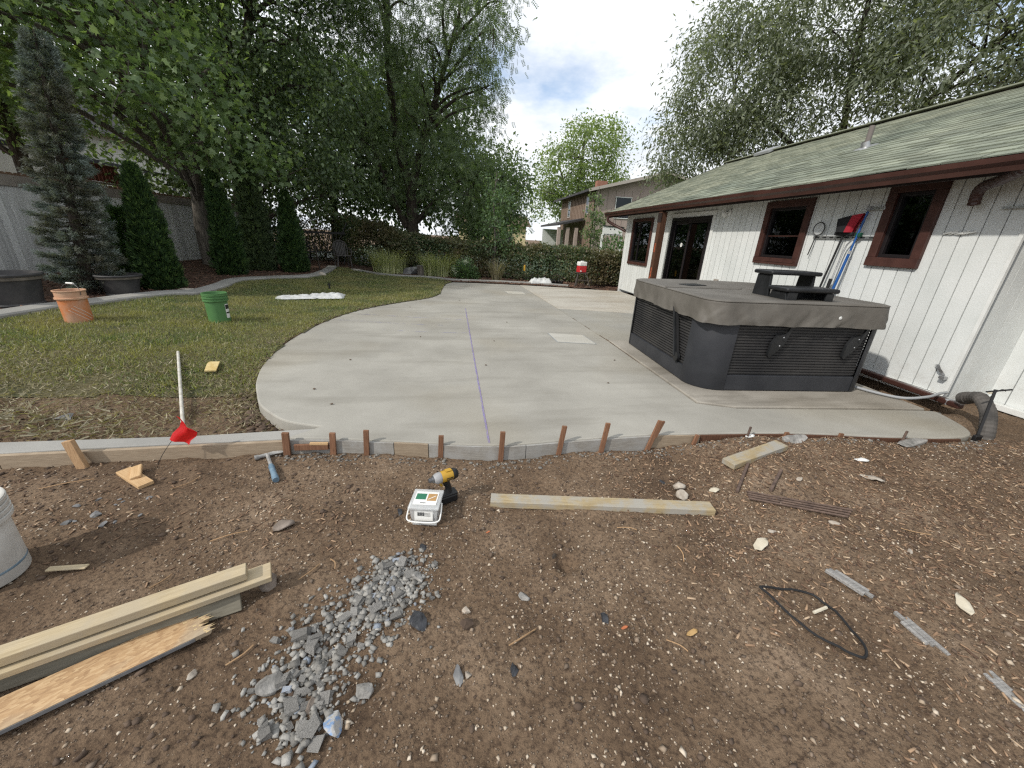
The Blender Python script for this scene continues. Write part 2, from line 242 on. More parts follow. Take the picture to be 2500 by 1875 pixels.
def chalk():
    m,n,l,p=nodes('blue_chalk'); out=n['Material Output']; p.inputs['Base Color'].default_value=(.20,.19,.62,1); p.inputs['Roughness'].default_value=.95
    tc=n.new('ShaderNodeTexCoord').outputs['Object']; f=ramp(n,l,noise_node(n,l,tc,26,5,.7,(2,.35,1)),[(.38,(0,0,0)),(.68,(.5,)*3)])
    t=n.new('ShaderNodeBsdfTransparent'); mx=n.new('ShaderNodeMixShader'); l.new(f,mx.inputs[0]); l.new(t.outputs[0],mx.inputs[1]); l.new(p.outputs[0],mx.inputs[2]); l.new(mx.outputs[0],out.inputs[0]); return m
M['chalk']=chalk()
def smudge():
    m,n,l,p=nodes('blue_chalk_smudge'); out=n['Material Output']; p.inputs['Base Color'].default_value=(.27,.27,.6,1)
    tc=n.new('ShaderNodeTexCoord').outputs['Generated']; s=n.new('ShaderNodeVectorMath'); s.operation='DISTANCE'; l.new(tc,s.inputs[0]); s.inputs[1].default_value=(.5,.5,.5)
    r=ramp(n,l,s.outputs['Value'],[(.5,(.22,)*3),(.72,(0,0,0))]); t=n.new('ShaderNodeBsdfTransparent'); mx=n.new('ShaderNodeMixShader'); l.new(r,mx.inputs[0]); l.new(t.outputs[0],mx.inputs[1]); l.new(p.outputs[0],mx.inputs[2]); l.new(mx.outputs[0],out.inputs[0]); return m
M['chalks']=smudge()

# ------------------------------------------------------------------ builders
def thing(name,label,cat,loc=(0,0,0),rz=0,group=None):
    o=bpy.data.objects.new(name,None); o.empty_display_size=.1; COL.objects.link(o); o.location=loc; o.rotation_euler=(0,0,rz)
    o['label']=label; o['category']=cat
    if group: o['group']=group
    return o
def tag(o,label,cat,group=None):
    o['label']=label; o['category']=cat
    if group: o['group']=group
    return o
def struct(o,kind='structure',label=None):
    o['kind']=kind
    if label: o['label']=label
    return o
def PM(par): return Matrix.Translation(par.location)@par.rotation_euler.to_matrix().to_4x4()
def link(name,me,mat,par=None,world=False):
    o=bpy.data.objects.new(name,me); COL.objects.link(o)
    if mat and not me.materials: me.materials.append(mat)
    if par:
        o.parent=par
        if world: o.matrix_parent_inverse=PM(par).inverted()
    return o
def smooth(me,angle=40):
    me.polygons.foreach_set('use_smooth',[True]*len(me.polygons))
    try: me.set_sharp_from_angle(angle=R_(angle))
    except Exception: pass
class MB:
    def __init__(s): s.v=[]; s.f=[]
    def add(s,v,f):
        k=len(s.v); s.v+=[tuple(a) for a in v]; s.f+=[tuple(i+k for i in q) for q in f]; return s
    def box(s,c,d,rot=None):
        h=[x/2 for x in d]; P=[Vector((sx*h[0],sy*h[1],sz*h[2])) for sx in(-1,1) for sy in(-1,1) for sz in(-1,1)]
        if rot is not None: P=[rot@p for p in P]
        c=Vector(c); return s.add([p+c for p in P],[(0,1,3,2),(4,6,7,5),(0,4,5,1),(2,3,7,6),(0,2,6,4),(1,5,7,3)])
    def bar(s,a,b,w,h,up=(0,0,1)):
        a,b=Vector(a),Vector(b); d=(b-a); L=d.length; d.normalize(); u=Vector(up); x=d.cross(u)
        if x.length<1e-4: x=d.cross(Vector((1,0,0)))
        x.normalize(); u=x.cross(d); m=Matrix((d,x,u)).transposed(); return s.box((a+b)/2,(L,w,h),m)
    def tube(s,pts,r,n=8,caps=True):
        pts=[Vector(p) for p in pts]; rs=r if isinstance(r,(list,tuple)) else [r]*len(pts); V=[];F=[]; prev=None
        for i,p in enumerate(pts):
            t=(pts[min(i+1,len(pts)-1)]-pts[max(i-1,0)]).normalized()
            if prev is None: x=t.cross(Vector((0,0,1))); x=x if x.length>.05 else t.cross(Vector((1,0,0)))
            else: x=prev-t*prev.dot(t)
            x.normalize(); prev=x; y=t.cross(x)
            for k in range(n): a=2*math.pi*k/n; V.append(p+(x*math.cos(a)+y*math.sin(a))*rs[i])
        for i in range(len(pts)-1):
            for k in range(n): F.append((i*n+k,i*n+(k+1)%n,(i+1)*n+(k+1)%n,(i+1)*n+k))
        if caps: F.append(tuple(range(n))[::-1]); F.append(tuple((len(pts)-1)*n+k for k in range(n)))
        return s.add(V,F)
    def lathe(s,prof,n=28,M_=None):
        V=[];F=[]
        for r,z in prof:
            for k in range(n): a=2*math.pi*k/n; V.append(Vector((r*math.cos(a),r*math.sin(a),z)))
        for i in range(len(prof)-1):
            for k in range(n): F.append((i*n+k,i*n+(k+1)%n,(i+1)*n+(k+1)%n,(i+1)*n+k))
        if M_ is not None: V=[M_@v for v in V]
        return s.add(V,F)
    def prism(s,poly,z0,z1):
        n=len(poly); area=sum(poly[i][0]*poly[(i+1)%n][1]-poly[(i+1)%n][0]*poly[i][1] for i in range(n))
        if area<0: poly=poly[::-1]
        V=[(x,y,z0) for x,y in poly]+[(x,y,z1) for x,y in poly]
        return s.add(V,[tuple(range(n))[::-1],tuple(range(n,2*n))]+[(i,(i+1)%n,(i+1)%n+n,i+n) for i in range(n)])
    def sheet(s,grid):
        r=len(grid); c=len(grid[0]); return s.add([p for row in grid for p in row],[(i*c+j,i*c+j+1,(i+1)*c+j+1,(i+1)*c+j) for i in range(r-1) for j in range(c-1)])
    def mesh(s,name): me=bpy.data.meshes.new(name); me.from_pydata(s.v,[],s.f); me.update(); return me
    def build(s,name,mat,par=None,world=False,sm=False,bev=0,seg=2,ang=40):
        me=s.mesh(name)
        if sm: smooth(me,ang)
        o=link(name,me,mat,par,world)
        if bev: b=o.modifiers.new('bevel','BEVEL'); b.width=bev; b.segments=seg; b.limit_method='ANGLE'; b.angle_limit=R_(35)
        return o
def copyobj(o,par=None):
    c=o.copy(); COL.objects.link(c); c.parent=par; return c
def npmesh(name,V,sizes,loops):
    me=bpy.data.meshes.new(name); me.vertices.add(len(V)); me.vertices.foreach_set('co',np.asarray(V,np.float32).ravel())
    me.loops.add(len(loops)); me.loops.foreach_set('vertex_index',np.asarray(loops,np.int32)); me.polygons.add(len(sizes))
    st=np.concatenate([[0],np.cumsum(sizes)[:-1]]).astype(np.int32); me.polygons.foreach_set('loop_start',st); me.polygons.foreach_set('loop_total',np.asarray(sizes,np.int32))
    me.update(calc_edges=True); return me
def cloud(name,tv,tf,P,Rm,mat,par=None,sm=False):
    tv=np.asarray(tv,float); N=len(P); K=len(tv); V=np.einsum('nij,kj->nki',Rm,tv)+np.asarray(P)[:,None,:]
    fl=np.concatenate([np.array(f) for f in tf]); sz=np.array([len(f) for f in tf])
    loops=(fl[None,:]+np.arange(N)[:,None]*K).ravel(); me=npmesh(name,V.reshape(-1,3),np.tile(sz,N),loops)
    if sm: me.polygons.foreach_set('use_smooth',[True]*len(me.polygons))
    return link(name,me,mat,par,world=True)
def unit(a): return a/np.maximum(np.linalg.norm(a,axis=-1,keepdims=True),1e-9)
def frames(d,n,sc):
    d=unit(d); x=unit(np.cross(n,d)); n=np.cross(d,x); sc=np.asarray(sc).reshape(-1,1,1) if np.ndim(sc) else sc
    return np.stack([-x,d,n],2)*sc
def rnd(n): return unit(rng.normal(size=(n,3)))
# smooth value noise
def vnoise(x,y,seed=0):
    xi=np.floor(x).astype(np.int64); yi=np.floor(y).astype(np.int64); fx=x-xi; fy=y-yi; fx=fx*fx*(3-2*fx); fy=fy*fy*(3-2*fy)
    def hsh(a,b):
        k=(a*374761393+b*668265263+seed*974634777)&0xffffffff; k=((k^(k>>13))*1274126177)&0xffffffff; return ((k^(k>>16))&0xffff)/65535.
    return (hsh(xi,yi)*(1-fx)+hsh(xi+1,yi)*fx)*(1-fy)+(hsh(xi,yi+1)*(1-fx)+hsh(xi+1,yi+1)*fx)*fy
def fbm(x,y,seed=0,o=4):
    s=0;a=1;t=0
    for k in range(o): s=s+a*vnoise(x*2**k,y*2**k,seed+k); t+=a; a*=.5
    return s/t-.5
def inpoly(x,y,poly):
    x=np.asarray(x,float); y=np.asarray(y,float); r=np.zeros(x.shape,bool); n=len(poly)
    for i in range(n):
        x0,y0=poly[i]; x1,y1=poly[(i+1)%n]
        if y0==y1: continue
        c=((y0>y)!=(y1>y))&(x<(x1-x0)*(y-y0)/(y1-y0)+x0); r^=c
    return r
def spline(pts,sub=5):
    out=[]; P=[Vector(p) for p in pts]; n=len(P)
    for i in range(n-1):
        a,b,c,d=P[max(i-1,0)],P[i],P[i+1],P[min(i+2,n-1)]
        for k in range(sub):
            t=k/sub; out.append(.5*((2*b)+(c-a)*t+(2*a-5*b+4*c-d)*t*t+(3*b-a-3*c+d)*t**3))
    out.append(P[-1]); return [tuple(q) for q in out]

# ------------------------------------------------------------------ layout
LEFT=spline([(-.08,12.52),(-.24,12.1),(-.31,11.72),(-.35,10.7),(-.40,9.78),(-.66,9.08),(-1.26,8.31),(-1.77,7.5),(-2.07,6.48),(-2.17,5.32),(-2.08,4.37),(-1.92,3.78),(-1.75,3.4),(-1.63,3.18),(-1.47,3.0),(-1.29,2.85),(-1.02,2.75)],4)
FRONT=spline([(-1.21,2.58),(-.84,2.55),(-.44,2.49),(.27,2.39),(.82,2.43),(1.46,2.475),(1.77,2.475),(2.71,2.44),(3.55,2.33),(4.1,2.28),(4.36,2.31),(4.5,2.42),(4.60,2.6),(4.66,2.77)],4)
MAIN=LEFT+FRONT+[(4.6,2.795),(3.96,2.85),(2.61,2.93),(2.285,3.06),(2.30,5.40),(2.215,8.14),(2.03,12.3),(.9,12.45)]
PANEL=[(2.312,5.41),(5.07,5.47),(5.07,7.42),(2.228,8.13)]
OLD_A=[(2.228,8.145),(3.655,7.80),(3.56,11.92),(2.042,12.3)]
OLD_B=[(3.667,7.797),(5.07,7.43),(5.07,11.52),(3.572,11.917)]
PAD=[(2.312,5.395),(2.297,3.07),(2.615,2.94),(3.96,2.862),(4.58,2.81),(4.6,3.4),(4.62,5.40)]
STRIP=[(-5,2.56),(-2.98,2.65),(-1.86,2.67),(-1.03,2.742),(-1.215,2.59),(-2.5,2.53),(-2.83,2.5),(-5,2.36)]
CURB_F=[(-6.2,3.2),(-6.05,4.6),(-5.75,5.35),(-5.65,6.35),(-5.54,6.75),(-5.18,7.85),(-4.83,8.20),(-4.9,9.3),(-5.07,10.35),(-4.55,11.2),(-4.02,12.05),(-3.98,13.1),(-4.1,14.2),(-4.3,15.4)]
LAWN=[tuple(p) for p in spline(CURB_F,3)]+[(-4.1,15.6),(-2.5,14.0),(-.9,13.7),(-.12,12.6)]+LEFT[1:-8]+[(-1.9,3.6),(-2.6,3.55),(-3.4,3.5),(-4.5,3.55),(-6.2,3.5)]
FX=np.array([p[0] for p in [(-9,2.3),(-5,2.36),(-2.83,2.5),(-2.5,2.53)]+FRONT[:40]+[(6,2.2),(9,2.2)]]); FY=np.array([p[1] for p in [(-9,2.3),(-5,2.36),(-2.83,2.5),(-2.5,2.53)]+FRONT[:40]+[(6,2.2),(9,2.2)]])
def sst(a,b,x): t=np.clip((x-a)/(b-a),0,1); return t*t*(3-2*t)
def H(x,y):
    x=np.asarray(x,float); y=np.asarray(y,float); F=np.interp(x,FX,FY)
    front=-.105+.085*sst(1.5,2.3,x)-.02*sst(0,1.2,F-y)-.07*sst(1.5,2.3,x)*sst(.1,1.0,F-y)
    back=-.06*(1-sst(3.2,4.6,y))-.05*sst(-3.2,-2.4,x)*(1-sst(3.3,4.4,y))+np.clip(-2.5-x,0,6.2)*.041*sst(3,5,y)
    back=np.where(x>4.4,-.07,back)
    h=np.where(y<F-.02,front,back); h=np.where((y>=F-.02)&(x<-1.1)&(y<2.75),-.11,h)
    h=h-.20*sst(4.55,4.68,x)*sst(5.2,5.05,x)*sst(2.85,3.1,y)*sst(6.4,5.9,y)
    return h
def Hn(x,y):
    h=H(x,y); F=np.interp(x,FX,FY); soil=np.clip((3.5-y)/.4,0,1)*np.where(x>-8,1,0)
    h=h-.055*np.exp(-((x-.545)**2+(y-1.40)**2)/.0022)+.014*np.exp(-((np.hypot(x-.545,y-1.40)-.075)/.022)**2)
    return h+soil*(.050*fbm(x*2.2,y*2.2,3,4)+.032*fbm(x*9,y*9,9,4)+.007*fbm(x*45,y*45,5,2))+(1-soil)*.02*fbm(x*1.5,y*1.5,4,3)
def hz(x,y): return float(Hn(np.array([x]),np.array([y]))[0])

# ------------------------------------------------------------------ ground and concrete
def ground():
    xs=np.concatenate([-np.geomspace(260,6.6,26),np.arange(-6.4,-3.2,.08),np.arange(-3.2,3.2,.022),np.arange(3.2,6.4,.05),np.geomspace(6.5,260,26)])
    ys=np.concatenate([-np.geomspace(120,1.5,14),np.arange(-1.3,.3,.12),np.arange(.3,3.3,.022),np.arange(3.3,7,.07),np.geomspace(7.1,400,34)])
    X,Y=np.meshgrid(xs,ys); Z=Hn(X,Y)
    ins=inpoly(X,Y,MAIN)|inpoly(X,Y,PAD)|inpoly(X,Y,PANEL)|inpoly(X,Y,OLD_A)|inpoly(X,Y,OLD_B)|inpoly(X,Y,STRIP)
    Z=np.where(ins,np.minimum(Z,-.13),Z)
    r,c=X.shape; idx=np.arange(r*c).reshape(r,c); q=np.stack([idx[:-1,:-1],idx[:-1,1:],idx[1:,1:],idx[1:,:-1]],-1).reshape(-1,4)
    me=npmesh('ground',np.stack([X,Y,Z],-1).reshape(-1,3),np.full(len(q),4),q.ravel()); me.polygons.foreach_set('use_smooth',[True]*len(me.polygons))
    struct(link('ground',me,M['soil']))
ground()
def sheet_on_ground(name,poly,mat,lift,step):
    xs=np.arange(min(p[0] for p in poly),max(p[0] for p in poly)+step,step); ys=np.arange(min(p[1] for p in poly),max(p[1] for p in poly)+step,step)
    X,Y=np.meshgrid(xs,ys); Z=Hn(X,Y)+lift; r,c=X.shape; idx=np.arange(r*c).reshape(r,c)
    cx=(X[:-1,:-1]+X[1:,1:])/2; cy=(Y[:-1,:-1]+Y[1:,1:])/2; k=inpoly(cx,cy,poly)
    q=np.stack([idx[:-1,:-1],idx[:-1,1:],idx[1:,1:],idx[1:,:-1]],-1)[k]
    used,inv=np.unique(q,return_inverse=True); V=np.stack([X,Y,Z],-1).reshape(-1,3)[used]
    me=npmesh(name,V,np.full(len(q),4),inv.ravel()); me.polygons.foreach_set('use_smooth',[True]*len(me.polygons)); return struct(link(name,me,mat))
sheet_on_ground('lawn',LAWN,M['lawn'],.008,.08)
BED=[(-8.45,2.6),(-6.4,2.6)]+[(x-.05,y) for x,y in CURB_F]+[(-4.2,15.5),(-2.6,14.1),(-.9,13.75),(-.05,12.62),(2.0,12.4),(5.6,11.6),(7.5,12),(7,16),(-2,19),(-8.45,21)]
sheet_on_ground('mulch_bed',BED,M['mulch'],.012,.12)
sheet_on_ground('neighbour_lawn',[(-7,20),(-3,17.2),(8,16.2),(30,20),(30,60),(-7,60)],M['shrub'],.03,1.0)
def slab(name,poly,z0,z1,mat,bev=.006): o=MB().prism(poly,z0,z1).build(name,mat,bev=bev); return struct(o)
slab('new_patio',MAIN,-.125,0,M['new'],.012)
slab('patio_panel',PANEL,-.125,-.002,M['new2'])
slab('old_patio',OLD_A,-.125,.002,M['old']); slab('old_patio',OLD_B,-.125,-.003,M['old'])
slab('tub_pad',PAD,-.14,.012,M['pad'],.01)
slab('concrete_strip',STRIP,-.16,-.012,M['curb'],.008)
def curb():
    P=spline(CURB_F,4); mb=MB(); g=[]
    for i,p in enumerate(P):
        a=Vector(P[max(i-1,0)]); b=Vector(P[min(i+1,len(P)-1)]); t=(b-a).normalized(); nrm=Vector((-t.y,t.x)); z=hz(*p)
        w=.30; q=(p[0]+nrm.x*w,p[1]+nrm.y*w); z2=z+.065
        g.append([(p[0],p[1],z-.05),(p[0],p[1],z2-.02),(p[0]+nrm.x*.02,p[1]+nrm.y*.02,z2),(q[0]-nrm.x*.02,q[1]-nrm.y*.02,z2+.012),(q[0],q[1],z2-.01),(q[0],q[1],z-.05)])
    mb.sheet(g); struct(mb.build('bed_kerb',M['curb'],sm=True))
    mb=MB(); far=spline([(-3.7,14.9),(-2.4,13.82),(-1.0,13.45),(-.2,12.95),(.6,12.85),(2.2,12.75),(3.6,12.2)],4); g=[]
    for i,p in enumerate(far):
        a=Vector(far[max(i-1,0)]); b=Vector(far[min(i+1,len(far)-1)]); t=(b-a).normalized(); nr=Vector((-t.y,t.x)); z=hz(*p)
        q=(p[0]+nr.x*.16,p[1]+nr.y*.16); g.append([(p[0],p[1],z-.05),(p[0],p[1],z+.05),(q[0],q[1],z+.055),(q[0],q[1],z-.05)])
    mb.sheet(g); struct(mb.build('far_bed_kerb',M['curb'],sm=True))
curb()
for nm,q,lb in (('access_cover',[(1.47,5.82),(2.0,5.71),(2.03,5.19),(1.49,5.29)],'pale square cover set in the patio nearer the hot tub'),('access_cover',[(1.36,10.73),(1.84,10.66),(1.87,10.19),(1.41,10.26)],'pale square cover set in the far end of the patio')):
    t=thing(nm,lb,'cover',(q[0][0],q[0][1],0),group='square covers in the patio'); c=Vector((sum(p[0] for p in q)/4,sum(p[1] for p in q)/4))
    big=[tuple(c+(Vector(p)-c)*1.05) for p in q]; MB().prism(big,.001,.004).build('rim',M['groove'],t,True); MB().prism(q,.001,.008).build('lid',M['cover_stone'],t,True,bev=.003)
def chalkline():
    t=thing('chalk_line','blue chalk line snapped lengthwise across the fresh concrete','chalk line',(.21,2.42,0))
    pts=[(.235,2.42),(.225,4),(.205,7.9)]; mb=MB()
    def strip(w,off,z): return MB().sheet([[(x+off-w/2,y,z),(x+off+w/2,y,z)] for x,y in spline(pts,10)])
    strip(.017,0,.003).build('chalk_dust',M['chalk'],t,True); strip(.004,.003,.006).build('snap_line',MAT('purple_chalk',(.27,.20,.42),rough=.95),t,True)
chalkline()
s=MB()
for a,b in (((-2.0,6.6),(-.2,6.25)),((-1.7,7.1),(.1,6.75)),((-1.1,5.9),(.2,5.75))):
    s.sheet([[(a[0]+(b[0]-a[0])*k/8,a[1]+(b[1]-a[1])*k/8-.03,.004),(a[0]+(b[0]-a[0])*k/8,a[1]+(b[1]-a[1])*k/8+.03+.02*math.sin(k),.004)] for k in range(9)])
def faint():
    m,n,l,p=nodes('faint_blue_chalk'); out=n['Material Output']; p.inputs['Base Color'].default_value=(.24,.24,.5,1); tc=n.new('ShaderNodeTexCoord').outputs['Object']
    f=ramp(n,l,noise_node(n,l,tc,5,5,.7),[(.45,(0,0,0)),(.75,(.35,)*3)]); t=n.new('ShaderNodeBsdfTransparent'); mx=n.new('ShaderNodeMixShader'); l.new(f,mx.inputs[0]); l.new(t.outputs[0],mx.inputs[1]); l.new(p.outputs[0],mx.inputs[2]); l.new(mx.outputs[0],out.inputs[0]); return m
tag(s.build('chalk_smear',faint()),'faint blue chalk smears across the middle of the patio','chalk mark')

# ------------------------------------------------------------------ white house
XW,YN,YF=5.10,3.04,11.66
def unit_box_mesh(name,mat):
    me=MB().box((0,0,0),(1,1,1)).mesh(name); me.materials.append(mat); return me
def placed(name,me,c,d,par,rot=None):
    o=bpy.data.objects.new(name,me); COL.objects.link(o); o.parent=par; o.matrix_parent_inverse=PM(par).inverted()
    o.location=c; o.scale=d
    if rot is not None: o.rotation_euler=rot
    return o
def house():
    hs=thing('white_house','low white house with grooved siding, brown trim and green shingle roof','house',(XW+2.5,6,0))
    # openings: y0,y1,z0,z1
    WIN=[(3.75,4.33,1.28,2.185),(5.34,6.23,1.19,2.13),(10.08,11.28,.84,2.05)]; DOOR=(7.62,9.11,.0,1.99)
    ops=WIN+[DOOR]
    top=2.35; bot=.055
    # backing wall pieces behind the boards
    mb=MB(); ys=sorted({YN,YF}|{o[0] for o in ops}|{o[1] for o in ops})
    for a,b in zip(ys[:-1],ys[1:]):
        o=[q for q in ops if q[0]<=a+1e-6 and q[1]>=b-1e-6]
        segs=[(bot-.02,top)] if not o else [(bot-.02,o[0][2]),(o[0][3],top)]
        for z0,z1 in segs:
            if z1-z0>.02: mb.box((XW+.05,(a+b)/2,(z0+z1)/2),(.06,b-a,z1-z0))
    mb.box((XW+.36,YN+.05,1.2),(.56,.06,2.4)); mb.box((5.75,.9,1.2),(.06,4.2,2.5)); mb.box((XW+1.5,YF-.05,1.2),(2.9,.06,2.4))
    wall=mb.build('wall',M['groove'],hs,True)
    ub=unit_box_mesh('siding_board',M['white']); pitch=.1515
    y=YN
    while y<YF-.02:
        a,b=y+.005,min(y+pitch-.005,YF); cuts=[q for q in ops if q[0]-.005<b and q[1]+.005>a]
        if not cuts: placed('siding_board',ub,(XW+.010,(a+b)/2,(bot+top)/2),(.016,b-a,top-bot),wall)
        else:
            q=cuts[0]
            # pieces above and below, and the slivers beside the opening
            for z0,z1 in ((bot,q[2]),(q[3],top)):
                if z1-z0>.03: placed('siding_board',ub,(XW+.010,(a+b)/2,(z0+z1)/2),(.016,b-a,z1-z0),wall)
            for s0,s1 in ((a,q[0]),(q[1],b)):
                if s1-s0>.01 and s0>=a-1e-6 and s1<=b+1e-6: placed('siding_board',ub,(XW+.010,(s0+s1)/2,(q[2]+q[3])/2),(.016,s1-s0,q[3]-q[2]),wall)
        y+=pitch
    x=XW+.02
    while x<5.70: placed('siding_board',ub,(x+.07,YN+.010,1.2),(.142,.016,2.42),wall); x+=.1515
    y=YN
    while y>-1: placed('siding_board',ub,(5.71,y-.07,1.19),(.016,.142,2.44),wall); y-=.1515
    x=XW+.02
    while x<7.9: placed('siding_board',ub,(x+.07,YF-.012,1.15),(.142,.016,2.4),wall); x+=.1515
    MB().box((XW+.006,YN-.004,1.2),(.03,.03,2.36)).build('corner_trim',M['trimw'],wall,True); MB().box((XW,YF+.01,1.16),(.05,.06,2.36)).build('corner_trim',M['trimw'],wall,True)
    MB().box((XW-.012,YN+2.2,.012),(.05,4.4,.075)).build('skirt_trim',M['trimw'],wall,True,bev=.004)
    MB().box((5.66,1.6,-.03),(.06,2.9,.06)).build('skirt_trim',M['trimw'],wall,True,bev=.004)
    mb=MB().box((5.6,6,-.35),(.5,5.8,.5)); mb.box((5.9,1.0,-.25),(.2,4,.4)); mb.build('foundation',M['dark'],wall,True)
    # windows
    def window(y0,y1,z0,z1,tw=.10):
        w=MB(); xo=XW-.012
        w.box((xo,(y0+y1)/2,z1-tw/2),(.05,y1-y0,tw)); w.box((xo,(y0+y1)/2,z0+tw/2),(.06,y1-y0,tw))
        w.box((xo,y0+tw/2,(z0+z1)/2),(.046,tw,z1-z0-2*tw)); w.box((xo,y1-tw/2,(z0+z1)/2),(.046,tw,z1-z0-2*tw))
        fr=w.build('window',M['brown'],hs,True,bev=.004)
        i=MB(); a,b,c,d=y0+tw,y1-tw,z0+tw,z1-tw; sw=.04; xi=XW+.03
        for cc,dd in (((xi,(a+b)/2,d-sw/2),(.06,b-a,sw)),((xi,(a+b)/2,c+sw/2),(.06,b-a,sw)),((xi,a+sw/2,(c+d)/2),(.06,sw,d-c-2*sw)),((xi,b-sw/2,(c+d)/2),(.06,sw,d-c-2*sw))): i.box(cc,dd)
        i.build('sash',M['sash'],fr,True,bev=.003)
        MB().box((xi+.012,(a+b)/2,(c+d)/2),(.006,b-a-2*sw,d-c-2*sw)).build('pane',M['glass'],fr,True)
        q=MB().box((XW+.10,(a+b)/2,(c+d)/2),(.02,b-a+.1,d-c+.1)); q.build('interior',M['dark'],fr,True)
        return fr
    w3=window(*WIN[0]); w2=window(*WIN[1]); w1=window(*WIN[2],.075)
    MB().box((XW+.025,5.78,1.62),(.02,.72,.022)).build('meeting_rail',M['brown'],w2,True); MB().box((XW-.035,5.785,1.24),(.03,.8,.02)).build('sill',M['brown'],w2,True)
    MB().box((XW+.10,10.62,1.42),(.012,.16,.9)).build('curtain',M['blind'],w1,True); MB().box((XW+.03,10.86,1.43),(.03,.035,.95)).build('mullion',M['sash'],w1,True)
    # sliding door
    y0,y1,z0,z1=DOOR; d=MB(); tw=.05
    for cc,dd in (((XW,(y0+y1)/2,z1-.03),(.09,y1-y0,.06)),((XW,y0+tw/2,z1/2-.03),(.09,tw,z1-.06)),((XW,y1-tw/2,z1/2-.03),(.09,tw,z1-.06)),((XW,(y0+y1)/2,.025),(.09,y1-y0-.1,.05))): d.box(cc,dd)
    dr=d.build('sliding_door',M['sash'],hs,True,bev=.004); ym=(y0+y1)/2
    for a,b,xx in ((y0+.05,ym+.03,XW-.012),(ym-.03,y1-.05,XW+.022)):
        s=MB(); zz0,zz1=.05,z1-.06
        for cc,dd in (((xx,(a+b)/2,zz1-.03),(.028,b-a,.06)),((xx,(a+b)/2,zz0+.05),(.028,b-a,.1)),((xx,a+.03,(zz0+zz1)/2+.01),(.028,.06,zz1-zz0-.16)),((xx,b-.03,(zz0+zz1)/2+.01),(.028,.06,zz1-zz0-.16))): s.box(cc,dd)
        s.build('door_leaf',M['sash'],dr,True,bev=.003)
        MB().box((xx+.004,(a+b)/2,(zz0+zz1)/2),(.006,b-a-.12,zz1-zz0-.16)).build('pane',M['glass'],dr,True)
    for k in range(5): MB().box((XW+.13,8.36+.13*k,.95),(.006,.085 if k%2 else .06,1.75)).build('blind',M['blind'],dr,True)
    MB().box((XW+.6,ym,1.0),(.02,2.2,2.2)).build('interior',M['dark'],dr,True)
    t=MB().lathe([(0,0),(.045,0),(.045,.003),(0,.003)],20,Matrix.Translation((XW+.016,8.63,1.42))@Matrix.Rotation(R_(-90),4,'Y')); t.build('sticker',M['labelw'],dr,True)
    MB().box((XW+.0115,8.63,1.42),(.003,.03,.012),Matrix.Rotation(R_(40),3,'X')).build('sticker_mark',M['labelk'],dr,True)
    c=MB(); 
    for cc,dd in (((XW-.012,(y0+y1)/2,z1+.05),(.03,y1-y0+.16,.09)),((XW-.012,y0-.045,z1/2),(.03,.085,z1)),((XW-.012,y1+.045,z1/2),(.03,.085,z1))): c.box(cc,dd)
    c.build('door_casing',M['trimw'],dr,True,bev=.004)
    # roof
    X0,Z0,XR=4.65,2.24,8.3; pit=.43; zr=Z0+pit*(XR-X0); YB,YE=-1.0,12.3; sl=math.atan(pit)
    mb=MB(); th=.10
    mb.add([(X0,YB,Z0),(X0,YE,Z0),(XR,YE,zr),(XR,YB,zr),(X0,YB,Z0-.02),(X0,YE,Z0-.02),(XR,YE,zr-th),(XR,YB,zr-th)],[(0,3,2,1),(4,5,6,7),(0,1,5,4),(1,2,6,5),(2,3,7,6),(3,0,4,7)])
    mb.add([(XR,YB,zr),(XR,YE,zr),(XR+3.6,YE,zr-pit*3.6),(XR+3.6,YB,zr-pit*3.6),(XR,YB,zr-th),(XR,YE,zr-th),(XR+3.6,YE,zr-pit*3.6-th),(XR+3.6,YB,zr-pit*3.6-th)],[(0,3,2,1),(4,5,6,7),(0,1,5,4),(1,2,6,5),(2,3,7,6),(3,0,4,7)])
    roof=mb.build('roof',M['deck'],hs,True)
    # soffit board, gable wall
    MB().box((4.90,(YB+YE)/2,2.195),(.46,YE-YB,.02)).build('soffit',M['soffit'],roof,True)
    MB().add([(XW,YF-.03,2.25),(11.4,YF-.03,2.25),(XR,YF-.03,zr-.12),(XW,YF+.0,2.25),(11.4,YF,2.25),(XR,YF,zr-.12)],[(0,1,2),(3,5,4)]).build('gable',M['white'],hs,True)
    MB().bar((X0,YE+.012,Z0-.045),(XR,YE+.012,zr-.045),.022,.13).build('rake_board',M['fascia'],roof,True)
    # shingles
    exp,tw,n=.135,.305,int(math.hypot(XR-X0,zr-Z0)/.135); rows=[]; me=MB().box((0,0,0),(1,1,1)).mesh('shingle'); me.materials.append(M['shingle'])
    cams=Vector((0,0,1.4)); fw=Vector((.145,.92,-.358))
    for r in range(n):
        s=r*exp; y=YB+(r%2)*.15+rng.uniform(-.02,.02)
        while y<YE:
            w=min(tw,YE-y); c=Vector((X0+(s+exp*.55)*math.cos(sl),y+w/2,Z0+(s+exp*.55)*math.sin(sl)+.010)); y+=tw
            if w<.05: continue
            v=c-cams; depth=v.dot(fw); u=v.dot(Vector((.985,-.17,0)))
            vis=depth>1 and u/depth<1.42
            rows.append((0 if vis else 1,v.length,c,w))
    rows.sort(key=lambda q:(q[0],q[1]))
    tilt=sl-.075
    for k,(_,_,c,w) in enumerate(rows[:300]):
        o=placed('shingle',me,(c.x,c.y,c.z+random.uniform(-.001,.004)),(exp*1.25,w-.014,.010+random.random()*.014),roof,(random.uniform(-.006,.006),-tilt+random.uniform(-.012,.012),random.uniform(-.006,.006)))
    mb=MB(); 
